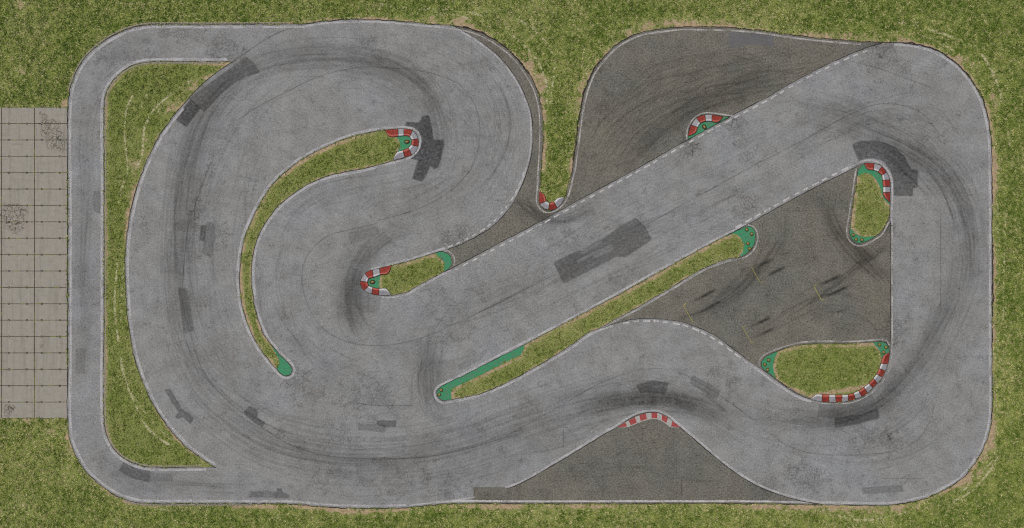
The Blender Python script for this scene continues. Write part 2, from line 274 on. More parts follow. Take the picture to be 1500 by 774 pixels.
# tarmac repairs: signed strength of darkening
pat = np.zeros(SH, np.float32)
R1 = lambda *p: P(740, 250, 2.976, p); R2 = lambda *p: P(540, 160, 7.74, p); R3 = lambda *p: P(230, 30, 4.553, p)
B1 = lambda *p: P(0, 510, 2.932, p); B2 = lambda *p: P(370, 510, 2.932, p); B3 = lambda *p: P(740, 510, 2.932, p); B4 = lambda *p: P(1110, 510, 2.931, p)
M1 = lambda *p: P(0, 250, 2.976, p); M2 = lambda *p: P(370, 250, 2.976, p)
PATCHES = [
 (R1((212,402),(325,348),(330,358),(400,310),(430,296),(500,245),(570,208),(605,240),(622,268),(638,300),(525,378),(490,372),(255,493),(240,460)), .5),
 (R1((325,358),(400,310),(415,296),(425,318),(345,366)), -.26), (R1((310,390),(455,318),(480,330),(470,350),(400,382),(385,375),(315,405)), -.26),
 (R2((470,205),(415,195),(425,148),(570,155),(600,115),(605,85),(640,72),(685,75),(715,200),(735,350),(850,350),(852,410),(820,560),(780,670),(735,680),(700,640),(640,774),(605,821),(495,790),(560,580),(470,560),(520,520),(585,430),(597,330),(550,240)), .72),
 (R3((215,525),(420,370),(595,245),(650,290),(685,345),(590,375),(500,430),(420,495),(315,610),(285,580)), .5),
 (R3((115,655),(225,530),(290,585),(195,710)), .72),
 ([(1248.4,212.3),(1258,207.6),(1278,206),(1298,210),(1311.5,216.7),(1325,230),(1334.4,248.6),(1344,249),(1344,275.2),(1337.4,276.2),(1336.7,287),(1309.8,287),(1309,262),(1304,248),(1294,236),(1281,232),(1268,232),(1258.5,236)], .6),
 (B4((330,302),(440,287),(515,262),(522,300),(420,328),(332,340)), .55), (B4((265,236),(490,202),(515,262),(440,287),(330,302),(258,292)), .25),
 (B3((563,160),(630,140),(700,150),(688,198),(620,190),(580,195)), .55), (B3((805,117),(925,185),(908,220),(795,152)), .33), (B3((860,205),(870,198),(950,268),(940,275)), .28),
 (B1((708,180),(730,178),(780,260),(832,300),(818,325),(785,295),(765,305),(752,292),(772,278),(740,235)), .5),
 (B1((1046,280),(1070,250),(1105,265),(1104,298),(1138,322),(1127,343),(1095,320)), .55),
 (B2((453,328),(533,326),(570,332),(567,360),(530,360),(525,354),(455,352)), .3), (B2((533,313),(615,313),(615,338),(570,340),(533,326)), .5),
 (B2((-12,617),(85,617),(95,620),(92,643),(-12,640)), .25), (B2((95,618),(105,618),(105,603),(125,603),(130,620),(158,632),(155,645),(92,643)), .48),
 (B1((327,5),(365,3),(363,108),(327,108)), .22), (B1((512,528),(530,487),(645,530),(640,575),(570,560)), .5), (B1((645,535),(738,545),(738,572),(645,572)), .2), (B1((1082,617),(1130,617),(1130,640),(1082,640)), .2),
 (M1((403,125),(412,90),(440,92),(442,190),(412,180)), .3), (M1((870,305),(877,240),(900,240),(890,308)), .55), (M1((890,308),(880,360),(920,378),(940,295),(930,235),(912,222),(900,240)), .33),
 (M1((778,513),(812,512),(822,555),(845,700),(800,710)), .36),
 (B4((450,600),(620,588),(624,615),(525,622),(450,627)), .35),
 (M2((400,545),(430,520),(440,425),(475,440),(480,490),(520,540),(560,555),(548,618),(480,615),(410,565)), .22),
 (M2((415,275),(530,248),(550,255),(545,275),(470,305),(430,320)), .18), (P(630,500,7.74,[(320,280),(560,160),(620,90),(650,110),(580,200),(335,330)]), .16),
 ([(694.5,714.5),(743,714.5),(748,733),(694.5,732)], .05),
]
def vfill(poly):
    p = np.asarray(poly, float); q = np.roll(p, -1, 0)
    acc = np.zeros(SH, np.float32)
    lo, hi = p[:,1].min(), p[:,1].max()
    jj = np.nonzero((VY > lo-2) & (VY < hi+2))[0]
    for sy in (-.35, 0, .35):
        for sx in (-.35, 0, .35):
            for j in jj:
                y = VY[j]+sy*C; k = (p[:,1] <= y) != (q[:,1] <= y)
                if not k.any(): continue
                a, b = p[k], q[k]
                xs = np.sort(a[:,0]+(y-a[:,1])/(b[:,1]-a[:,1])*(b[:,0]-a[:,0]))
                for s in range(0, len(xs)-1, 2):
                    acc[j] += ((VX+sx*C > xs[s]) & (VX+sx*C < xs[s+1]))/9.
    return acc
seam = np.zeros(SH, np.float32)
for poly, a in PATCHES:
    m = vfill(poly)
    pat = pat + m*a*1.4
    c = np.vstack([poly, poly[:1]])
    L = arclen(c); t = np.arange(0, L[-1], 4.)
    stroke(seam, np.stack([np.interp(t, L, c[:,0]), np.interp(t, L, c[:,1])], 1), .8, .6 if abs(a) > .4 else .4, taper=0, rough=.6, raw=True)
pale = vfill([(1067.6,47),(1133,51),(1133,68),(1090,66),(1086,71),(1067.6,69)])
# paving joints
JL = []
T1 = lambda *p: P(370, 0, 2.976, p); T4 = lambda *p: P(1110, 0, 2.977, p); M4 = lambda *p: P(1110, 250, 2.977, p); T1b = lambda *p: P(0, 0, 2.976, p)
for p, a in ((T1((-60,520),(0,480),(150,400),(300,330),(430,300),(500,293),(640,300),(780,320),(900,370),(970,460),(990,560),(975,680),(930,774)),.4),
        ([(339,92),(380,64),(410,47),(445,37)],.5),(T1((-40,250),(0,205),(60,165),(160,130)),.25),
        (R1((-120,622),(0,562),(225,450)),.5),(R1((605,242),(800,135),(1040,2),(1131,-50)),.5),(T4((20,705),(220,600),(410,495),(500,460),(560,453),(650,465),(730,505),(780,570)),.42),
        (T4((40,440),(240,455),(400,495)),.25),(M4((798,190),(798,400),(798,620)),.4),(B4((45,360),(120,415),(220,450),(350,460),(480,455),(600,440),(690,390),(740,310),(760,230)),.4),
        (M1((920,-40),(890,40),(850,150),(820,250),(803,400),(796,510)),.45),(M1((800,710),(830,800),(870,900)),.35),
        (M2((545,230),(410,262),(340,280),(270,330),(225,400),(215,480),(235,570),(290,670),(380,735),(480,760),(600,760),(740,730),(880,670),(1131,550)),.38),
        (M2((545,220),(740,160),(860,90),(950,0)),.38),(B2((40,340),(150,410),(300,460),(480,475),(640,475),(800,460),(950,425),(1114,375)),.5),
        (B3((0,380),(200,270),(400,155),(500,115),(590,90)),.36),(B3((590,90),(720,95),(900,190),(1080,320)),.3),(B1((830,0),(880,110),(960,210),(1040,280)),.42),
        (B2((410,232),(520,246),(690,246)),.4),(B2((0,20),(60,250),(130,300)),.15),
        (B3((250,345),(250,425)),.5),(B3((588,340),(588,400)),.5),(B3((420,545),(420,635)),.5),(B3((758,555),(758,635)),.5),(B3((250,342),(268,342)),.4),(B3((588,345),(608,343)),.4),
        (B3((588,400),(608,402)),.35),(B3((760,570),(900,572)),.3),(B4((540,560),(715,560)),.35),(B4((410,545),(560,560)),.25),(T4((400,265),(560,310),(760,385)),.35),(R2((0,1000),(1,1001)),.0)):
    c = cr(p, 5)
    JL.append((p, a))
    stroke(seam, c, .8, min(.8, a*1.2), taper=.03, rough=.6, raw=True)

# crazed areas
JOINTS = JL
crk = np.zeros(SH, np.float32)
for x, y, r, a in ((245,45,16,.75),(280,42,13,.75),(340,80,17,1),(325,70,22,.6),(160,85,26,.55),(190,105,18,.4),(215,80,22,.4),(285,55,26,.4),(70,185,20,1),(85,210,22,1),(60,165,8,.9),(15,310,22,1),(20,330,20,.9),
        (35,305,14,.6),(12,602,16,1),(60,505,12,.8),(62,560,14,.7),(75,530,12,.6),(30,340,10,.5),(1296,72,15,1.2),(1285,78,16,.8),(1318,95,16,.75),(1270,75,12,.6),(1013,212,15,1.1),(1003,222,12,.8),(1073,180,12,1.1),(1080,190,14,.8),(1095,215,24,.5),
        (670,345,17,.7),(655,352,14,.6),(1306,335,9,1.1),(1318,345,8,.8),(1306,470,12,1),(1312,485,14,.9),(1330,470,14,.6),(1306,500,10,1),(1260,365,10,.9),(1265,375,10,.9),(1290,345,10,.7),(320,355,14,.7),(290,330,20,.55),(325,340,10,.5),(250,195,16,.5),
        (1270,640,16,.75),(1300,640,18,.75),(1310,655,14,.6),(1180,700,20,.8),(1125,710,20,.7),(1160,690,20,.6),(1205,705,20,.5),(1195,700,14,.7),(830,345,20,.45),(920,410,24,.5),(1095,305,22,.65),(1085,290,16,.5),(545,65,22,.5),(720,90,20,.5),(440,570,26,.5),(420,560,18,.45),(530,570,30,.5),
        (500,640,24,.45),(430,560,20,.4),(880,100,14,.5),(890,140,18,.5),(885,155,10,.6),(1365,200,22,.4),(1070,560,26,.6),(1050,540,16,.5),(560,580,24,.45),(1000,420,14,.25),(650,480,20,.4),(700,420,18,.35),(640,430,20,.4),(400,480,16,.4),(155,630,8,.9),(152,670,10,.5),
        (150,690,14,.4),(690,720,22,.5),(655,715,22,.5),(620,690,26,.4),(570,700,34,.45),(480,700,24,.35),(750,715,16,.4),(1270,100,22,.4),(300,300,14,.4),(365,262,14,.4),(735,660,10,.5),(760,675,8,.5)):
    blob(crk, x, y, r, r, a)
for g, w, a in ((M1((920,-40),(890,40),(850,150),(820,250)),6,.5),(M1((750,245),(820,250),(870,240)),5,.6),(T1b((905,740),(960,640),(1060,540)),7,.55),([(400,500),(440,560),(500,585),(570,580)],12,.4),([(380,600),(440,650),(520,700)],14,.35),([(640,350),(680,345),(700,335)],7,.45)):
    stroke(crk, g, w, a, taper=.1)
crk = np.clip(crk*.92, 0, 1.1)

# grass wear: bare soil along the paving and old tyre tracks
dist = np.full(SH, 99., np.float32)
gr_v = np.isin(corn, [K['ground'],K['crescent'],K['C'],K['2'],K['W'],K['R'],K['O']]).any(0)
bdense = dense[::3]
kd2 = kdtree.KDTree(len(bdense))
for i, (a, b) in enumerate(bdense): kd2.insert((a, b, 0), i)
kd2.balance()
step = 3
for j in range(0, NY+1, step):
    for i in range(0, NX+1, step):
        if not gr_v[j:j+step, i:i+step].any(): continue
        d = kd2.find((gx[j, i], gy[j, i], 0))[2]
        dist[j:j+step, i:i+step] = d
sm = dist.copy()
for _ in range(2):
    sm = (np.roll(sm,1,0)+np.roll(sm,-1,0)+np.roll(sm,1,1)+np.roll(sm,-1,1)+sm)/5
dist = sm
n1 = vnoise(30, 11); n2 = vnoise(9, 12); n3 = vnoise(4, 13); n0 = vnoise(110, 14)
isl = np.isin(corn, [K['C'],K['2'],K['W'],K['R'],K['O']]).any(0)
hot = np.zeros(SH, np.float32)
for x, y, rx, ry, a, r in ((930,48,22,12,.9,-.5),(985,34,40,7,.9,0),(1070,34,60,7,.7,0),(900,72,14,16,.7,-.6),(1230,52,70,6,.9,.05),(1340,64,50,8,.8,.3),(1410,95,30,16,.7,.8),(1455,150,10,40,.6,0),(1458,255,7,36,.95,0),(1460,420,6,60,.5,0),(1452,650,12,36,.7,.2),(1420,700,30,12,.8,-.7),
        (1340,745,60,6,.7,-.1),(1230,748,70,6,.8,0),(1130,744,50,5,.8,0),(860,744,40,5,.6,0),(730,744,60,6,.95,0),(520,750,60,5,.8,0),(400,744,60,4,.6,0),(690,35,30,10,.7,.3),(650,30,40,9,.6,.1),(770,85,14,26,.8,-.5),(792,130,9,34,.8,-.1),(798,200,5,40,.7,0),(835,240,5,40,.8,0),
        (850,140,9,40,.7,.2),(875,95,10,22,.7,.6),(193,300,8,50,.7,.1),(190,330,6,40,.8,0),(250,160,20,12,.7,-.8),(290,120,28,8,.7,-.7),(95,150,9,10,.8,0),(190,737,40,4,.6,.1),(740,30,50,14,.45,.5),(210,220,9,40,.5,.3),(480,30,60,5,.6,0),(560,28,70,5,.5,0),(100,645,8,20,.6,0)):
    blob(hot, x, y, rx, ry, a, r)
dirt = np.clip((4.5 + 2.5*n2 - dist)/4.0, 0, 1)*(.2+.72*n1) + np.clip((6 - dist)/5, 0, 1)*isl*(.05+.4*n2)
dirt = np.clip(dirt*.9 + hot*1.25*(.3+.75*n2)*(.45+.7*n3), 0, 1)
for x, y, r, a in ((30,6,10,.8),(32,105,8,.7),(10,28,7,.5),(0,125,6,.5),(75,632,9,.7),(98,695,10,.5),(35,740,12,.5),(0,750,8,.6),(60,655,12,.4),(195,240,10,.6),(260,640,16,.4),(1475,500,10,.4),(1480,200,10,.4),(1250,310,6,.6),(1120,560,5,.5),(1150,545,7,.5),(850,40,18,.35),(780,20,22,.3),(450,10,16,.3),(800,120,12,.5),(235,675,14,.3),(270,25,12,.3)):
    blob(dirt, x, y, r*1.2, r*.9, a*.8, x)
worn = np.zeros(SH, np.float32)
G1 = lambda *p: P(0, 0, 2.976, p); G3 = lambda *p: P(740, 0, 2.976, p); G4 = lambda *p: P(1110, 0, 2.977, p); G2 = lambda *p: P(370, 0, 2.976, p)
for p, w, a in ((G1((595,380),(555,470),(542,560),(552,680),(560,774)),1.3,.9),(G1((645,400),(612,475)),1.1,.8),(G1((885,325),(760,400),(670,480),(630,560),(612,700),(545,774)),1.8,.8),(G1((720,420),(680,520),(690,600)),1.4,.4),
        (M1((560,0),(530,80),(515,160)),1.4,.7),(M1((515,380),(505,470),(500,600),(520,774)),1.5,.9),(M1((540,400),(530,560),(525,680)),1.3,.5),
        (B1((515,0),(530,110),(580,240),(640,350),(760,440)),1.7,.9),(B1((560,180),(640,300),(760,420)),1.2,.5),(B1((690,260),(760,370),(880,470)),1.6,.35),
        (G3((0,60),(100,110),(180,190),(215,260),(205,380),(190,500)),1.5,.75),(G3((0,130),(60,180),(130,250),(180,360),(180,480)),1.8,.6),(G3((440,160),(500,140),(560,120)),2,.4),(G3((345,190),(330,320)),1.4,.4),
        (G4((560,90),(700,115),(840,160),(950,210),(1010,290),(1050,380),(1070,480)),1.7,.85),(G4((560,135),(700,150),(820,200),(920,270)),1.5,.5),(G4((0,70),(200,85)),1.3,.4),(G4((1040,420),(1090,560),(1100,700)),1.4,.5),
        (M4((1070,0),(1080,200),(1075,400),(1070,600),(1080,774)),1.5,.5),(M4((1045,100),(1050,400)),1.2,.45),
        (B4((1060,100),(1080,200),(1075,320)),1.3,.4),(B4((1055,420),(1000,520),(920,610),(800,680)),1.7,.9),(B4((1020,470),(940,560),(850,640)),1.3,.6),(B4((300,700),(380,730),(500,735),(660,700)),1.6,.6),(B4((380,740),(600,745)),1.3,.5),
        (G2((510,10),(640,35),(790,40),(930,50),(1050,90)),2.2,.4),(G2((750,70),(850,60),(980,90)),2.4,.4),(G1((500,10),(560,18),(640,20)),1.6,.7),(B3((560,720),(760,700),(900,720)),2,.3),(B1((600,690),(800,700),(1000,720)),2.2,.3)):
    stroke(worn, p, w, a, taper=.12, rough=.9)
worn *= (.7+1.1*n3)
worn = np.clip(worn, 0, 1)
lush = np.clip(.25+.9*(n0-.5)+.9*(n1-.5)+.5, 0, 1)

# ------------------------------------------------------------------ materials
def new_mat(name):
    m = bpy.data.materials.new(name); m.use_nodes = True
    nt = m.node_tree; nt.nodes.clear()
    out = nt.nodes.new('ShaderNodeOutputMaterial'); b = nt.nodes.new('ShaderNodeBsdfPrincipled')
    nt.links.new(b.outputs[0], out.inputs[0])
    return m, NT(nt), b
class NT:
    def __init__(s, nt): s.nt = nt
    def n(s, t, **kw):
        x = s.nt.nodes.new('ShaderNode'+t)
        for k, v in kw.items(): setattr(x, k, v)
        return x
    def l(s, a, b):
        if isinstance(a, bpy.types.NodeSocket): s.nt.links.new(a, b)
        else: b.default_value = a
    def attr(s, name): return s.n('Attribute', attribute_name=name).outputs['Fac']
    def pos(s): return s.n('NewGeometry').outputs['Position']
    def math(s, op, a, b=0., c=None, clamp=False):
        x = s.n('Math', operation=op, use_clamp=clamp); s.l(a, x.inputs[0]); s.l(b, x.inputs[1])
        if c is not None: s.l(c, x.inputs[2])
        return x.outputs[0]
    def noise(s, vec, scale, detail=2., rough=.5, dist=0.):
        x = s.n('TexNoise'); s.l(vec, x.inputs['Vector']); s.l(scale, x.inputs['Scale']); s.l(detail, x.inputs['Detail']); s.l(rough, x.inputs['Roughness']); s.l(dist, x.inputs['Distortion'])
        return x.outputs['Fac']
    def noisec(s, vec, scale, detail=2.):
        x = s.n('TexNoise'); s.l(vec, x.inputs['Vector']); s.l(scale, x.inputs['Scale']); s.l(detail, x.inputs['Detail'])
        return x.outputs['Color']
    def voro(s, vec, scale, feature='F1', rnd=1.):
        x = s.n('TexVoronoi', feature=feature); s.l(vec, x.inputs['Vector']); s.l(scale, x.inputs['Scale']); s.l(rnd, x.inputs['Randomness'])
        return x
    def ramp(s, v, lo, hi, a=0., b=1.):
        x = s.n('MapRange', interpolation_type='LINEAR', clamp=True); s.l(v, x.inputs[0])
        for i, q in enumerate((lo, hi, a, b)): s.l(q, x.inputs[i+1])
        return x.outputs[0]
    def mix(s, f, a, b, blend='MIX'):
        x = s.n('Mix', data_type='RGBA', blend_type=blend); s.l(f, x.inputs[0])
        s.l(a if isinstance(a, bpy.types.NodeSocket) else (*a, 1), x.inputs[6]); s.l(b if isinstance(b, bpy.types.NodeSocket) else (*b, 1), x.inputs[7])
        return x.outputs[2]
    def scale(s, col, f):           # colour times factor
        x = s.n('VectorMath', operation='SCALE'); s.l(col, x.inputs[0]); s.l(f, x.inputs['Scale'])
        return x.outputs[0]
    def warp(s, vec, sc, amt):
        a = s.n('VectorMath', operation='SUBTRACT'); s.l(s.noisec(vec, sc), a.inputs[0]); a.inputs[1].default_value = (.5,.5,.5)
        b = s.n('VectorMath', operation='MULTIPLY_ADD'); s.l(a.outputs[0], b.inputs[0]); b.inputs[1].default_value = (amt, amt, 0); s.l(vec, b.inputs[2])
        return b.outputs[0]
    def bump(s, h, dist, strength, bsdf):
        x = s.n('Bump'); s.l(strength, x.inputs['Strength']); s.l(dist, x.inputs['Distance']); s.l(h, x.inputs['Height'])
        s.nt.links.new(x.outputs[0], bsdf.inputs['Normal'])
def srgb(r, g, b):
    f = lambda c: c/12.92 if c <= .04045 else ((c+.055)/1.055)**2.4
    return (f(r/255), f(g/255), f(b/255))

def asphalt(name, base, warm, grain_amt, old=False):
    m, t, b = new_mat(name)
    p = t.pos()
    big = t.noise(p, .16, 3, .6); mid = t.noise(p, .9, 4, .65); fine = t.noise(p, 9., 3, .7); grit = t.noise(p, 24., 2, .7)
    speck = t.voro(p, 11.).outputs['Distance']
    col = t.mix(t.ramp(big, .35, .65), base, warm)
    grain = t.noise(p, 8.5, 1.5, .8); grain2 = t.noise(p, 4.2, 3, .75)
    k = t.math('ADD', t.ramp(mid, .28, .72, .90, 1.09), t.ramp(fine, .25, .75, -grain_amt, grain_amt))
    k = t.math('ADD', k, t.ramp(grain, .25, .75, -grain_amt*2.6, grain_amt*2.6))
    k = t.math('ADD', k, t.ramp(grain2, .3, .7, -grain_amt*.9, grain_amt*.9))
    k = t.math('ADD', k, t.ramp(t.noise(p, .45, 3, .6), .35, .68, -.07, .07))
    col = t.scale(col, k)
    # brown staining in blotches
    st = t.math('MULTIPLY', t.ramp(t.noise(p, .35, 5, .7), .50, .68), t.ramp(t.noise(p, 5., 3, .8), .42, .62))
    col = t.mix(t.math('MULTIPLY', st, .26), col, srgb(92, 84, 70) if not old else srgb(66, 60, 50))
    # pale aggregate flecks
    fl = t.math('MULTIPLY', t.ramp(t.noise(p, 16., 1), .66, .74), t.ramp(t.noise(p, .6, 2), .45, .62))
    col = t.mix(t.math('MULTIPLY', fl, .4), col, (.36,.36,.35))
    # fine crazing everywhere, stronger in the crazed zones
    w = t.warp(t.warp(p, 2.2, .22), 7., .09)
    v1 = t.voro(w, 1.75, 'DISTANCE_TO_EDGE').outputs['Distance']
    v2 = t.voro(w, 4.6, 'DISTANCE_TO_EDGE').outputs['Distance']
    cz = t.attr('crack')
    g1 = t.noise(p, .8, 4, .7); g2 = t.noise(p, 1.1, 4, .75)
    th = t.math('SUBTRACT', .78, t.math('MULTIPLY', cz, .36))
    m1 = t.ramp(t.math('SUBTRACT', t.noise(p, 1.0, 2, .6), th), -.12, .16)
    l1 = t.math('MULTIPLY', t.ramp(v1, .026, .085, 1., 0.), m1)
    th2 = t.math('SUBTRACT', .60, t.math('MULTIPLY', cz, .26))
    m2 = t.ramp(t.math('SUBTRACT', g2, th2), -.03, .05)
    l2 = t.math('MULTIPLY', t.math('MULTIPLY', t.ramp(v2, .04, .15, 1., 0.), m2), .46)
    lines = t.math('MAXIMUM', l1, l2)
    col = t.mix(t.math('MULTIPLY', t.math('MULTIPLY', m2, t.ramp(fine, .35, .65)), .16), col, srgb(96,90,78) if not old else srgb(74,68,58))
    # rubber, repairs, joints
    rb = t.attr('rubber'); pt = t.attr('patch'); sm_ = t.attr('seam'); pl = t.attr('pale')
    pt = t.math('MULTIPLY', pt, t.ramp(mid, .3, .7, .82, 1.1))
    col = t.mix(t.math('MULTIPLY', pl, .55), col, srgb(98, 99, 104))
    pt = t.math('MULTIPLY', pt, t.ramp(t.noise(p, 4.5, 4, .75), .3, .66, .48, 1.12))
    col = t.mix(pt, col, (.20,.20,.20) if not old else (.3,.3,.3), 'MULTIPLY')
    rb = t.math('MULTIPLY', rb, t.ramp(t.noise(p, 6., 3, .7), .3, .7, .75, 1.2))
    col = t.mix(t.math('MULTIPLY', rb, 1.05, clamp=True), col, (.17,.163,.15), 'MULTIPLY')
    col = t.mix(t.math('MULTIPLY', sm_, t.ramp(t.noise(p, 3.2, 3, .7), .3, .6)), col, srgb(34, 32, 29))
    col = t.mix(t.math('MULTIPLY', lines, .74), col, srgb(40, 36, 30))
    t.l(col, b.inputs['Base Color']); t.l(t.ramp(rb, 0, .8, .92, .75), b.inputs['Roughness']); b.inputs['Specular IOR Level'].default_value = .25
    t.bump(t.math('SUBTRACT', t.math('ADD', grit, fine), t.math('MULTIPLY', lines, 1.2)), .006, .6, b)
    return m
M_TRACK = asphalt('track_asphalt', srgb(141,142,140), srgb(138,137,131), .115)
M_OLD = asphalt('old_tarmac', srgb(115,110,97), srgb(107,106,97), .19, True)

def grass_ground(name):
    m, t, b = new_mat(name); p = t.pos()
    lush_ = t.attr('lush'); dr = t.attr('dirt'); wn = t.attr('worn')
    n = t.noise(p, 3.2, 5, .75); f = t.noise(p, 9., 3, .7); c = t.noise(p, 14., 2, .7)
    col = t.mix(t.ramp(n, .3, .7), srgb(95,110,46), srgb(140,149,80))
    col = t.mix(t.math('MULTIPLY', t.ramp(t.noise(p, .5, 3, .6), .4, .7), .45), col, srgb(152,150,98))
    col = t.mix(t.math('MULTIPLY', t.ramp(f, .55, .7), .5), col, srgb(176,172,118))
    col = t.mix(t.math('MULTIPLY', t.ramp(f, .45, .3), .6), col, srgb(78,98,38))
    col = t.mix(t.math('MULTIPLY', t.math('SUBTRACT', 1., lush_), .28), col, srgb(160,156,104))
    soil = t.mix(t.ramp(t.noise(p, 4., 4, .7), .35, .65), srgb(150,128,98), srgb(186,166,132))
    soil = t.scale(soil, t.ramp(c, .3, .7, .8, 1.15))
    ds = t.ramp(t.math('ADD', dr, t.math('ADD', t.math('MULTIPLY', t.math('SUBTRACT', f, .5), 1.1), t.math('MULTIPLY', t.math('SUBTRACT', n, .5), 1.0))), .34, .62)
    col = t.mix(ds, col, soil)
    ws = t.ramp(t.math('ADD', wn, t.math('MULTIPLY', t.math('SUBTRACT', f, .5), .7)), .18, .45)
    col = t.mix(t.math('MULTIPLY', ws, .85), col, srgb(186,180,142))
    t.l(col, b.inputs['Base Color']); b.inputs['Roughness'].default_value = 1; b.inputs['Specular IOR Level'].default_value = .1
    t.bump(t.math('ADD', f, n), .03, .5, b)
    return m
M_GRASS = grass_ground('grass_and_soil')

def blades_mat():
    m, t, b = new_mat('grass_blade'); r = t.attr('shade'); s = t.attr('straw')
    col = t.mix(r, srgb(82,108,32), srgb(176,184,102))
    col = t.mix(s, col, srgb(212,200,152))
    t.l(col, b.inputs['Base Color']); b.inputs['Roughness'].default_value = .8; b.inputs['Specular IOR Level'].default_value = .15
    return m
M_BLADE = blades_mat()

def green_paint():
    m, t, b = new_mat('green_paint'); p = t.pos()
    n = t.noise(p, 2.6, 5, .75); f = t.noise(p, 11., 3, .7)
    col = t.mix(t.ramp(f, .3, .7), srgb(38,122,78), srgb(66,152,104))
    w = t.math('MULTIPLY', t.ramp(n, .47, .60), t.ramp(f, .38, .58))
    col = t.mix(t.math('MULTIPLY', w, .7), col, t.mix(t.ramp(t.noise(p, 4., 1), .45, .55), srgb(98,90,80), srgb(112,112,108)))
    t.l(col, b.inputs['Base Color']); b.inputs['Roughness'].default_value = .85
    t.bump(f, .005, .5, b)
    return m
M_GREEN = green_paint()

def line_mat(name, col1, col2, lo, hi, under):
    m, t, b = new_mat(name); p = t.pos()
    uv = t.n('UVMap').outputs[0]
    f = t.noise(p, 10., 3, .75); n = t.noise(p, 1.2, 3, .6)
    mp = t.n('Mapping'); t.l(uv, mp.inputs[0]); mp.inputs['Scale'].default_value = (.35, 14., 1.)
    st = t.noise(mp.outputs[0], 1., 3, .6)
    col = t.mix(t.ramp(f, .3, .7), col1, col2)
    e = t.math('ADD', t.math('MULTIPLY', f, .6), t.math('ADD', t.math('MULTIPLY', n, .5), t.math('MULTIPLY', st, .45)))
    k = t.ramp(e, lo, hi)
    col = t.mix(k, under, col)
    t.l(col, b.inputs['Base Color']); b.inputs['Roughness'].default_value = .85; b.inputs['Specular IOR Level'].default_value = .25
    return m
M_WHITE = line_mat('white_line_paint', srgb(152,150,148), srgb(200,197,193), .62, .84, srgb(122,121,118))
M_DASH = line_mat('white_dash_paint', srgb(168,165,160), srgb(208,205,198), .62, .80, srgb(112,110,108))
M_WORN = line_mat('worn_line_paint', srgb(148,144,138), srgb(206,202,192), .66, .88, srgb(108,104,98))
M_YELLOW = line_mat('yellow_line_paint', srgb(176,164,56), srgb(198,184,78), .58, .86, srgb(104,99,80))
M_GAP = line_mat('joint_tar', srgb(34,31,28), srgb(58,54,49), .5, .7, srgb(70,67,62))

def plain(name, c1, c2, sc=8., rough=.7, lo=.3, hi=.7, bump=.004, chip=None):
    m, t, b = new_mat(name); p = t.pos()
    f = t.noise(p, sc, 4, .7)
    col = t.mix(t.ramp(f, lo, hi), c1, c2)
    if chip:
        k = t.math('MULTIPLY', t.ramp(t.noise(p, 5.5, 4, .8), .52, .62), t.ramp(t.noise(p, 17., 2), .45, .6))
        col = t.mix(t.math('MULTIPLY', k, .75), col, chip)
    t.l(col, b.inputs['Base Color']); b.inputs['Roughness'].default_value = rough; b.inputs['Specular IOR Level'].default_value = .3
    t.bump(f, bump, .5, b)
    return m
M_KRED = plain('kerb_red_paint', srgb(116,36,26), srgb(150,54,40), 6., .75, chip=srgb(176,104,86))
M_KWHITE = plain('kerb_white_paint', srgb(134,132,133), srgb(166,164,164), 6., .8, chip=srgb(110,108,107))
M_KHILITE_R = plain('kerb_red_highlight', srgb(166,72,56), srgb(190,106,88), 9., .7)  # highlight along crest and back lip, painted as a lighter red
M_KHILITE_W = plain('kerb_white_highlight', srgb(184,182,178), srgb(212,210,204), 9., .7)  # same painted highlight for the white blocks
M_PRED = plain('flat_red_paint', srgb(144,50,46), srgb(168,80,76), 7., .85, chip=srgb(150,138,128))
M_PWHITE = plain('flat_white_paint', srgb(150,148,140), srgb(184,182,172), 7., .85, chip=srgb(128,124,114))
M_GAPS = plain('bedding_mortar', srgb(40,36,32), srgb(66,60,54), 14., .9)
M_STONE = plain('edging_stone', srgb(132,124,112), srgb(172,164,148), 14., .9)
M_STUD = plain('stud_yellow', srgb(124,106,50), srgb(154,134,74), 16., .5)
M_RUBBER = plain('stud_rubber', srgb(42,40,30), srgb(62,58,44), 16., .8)
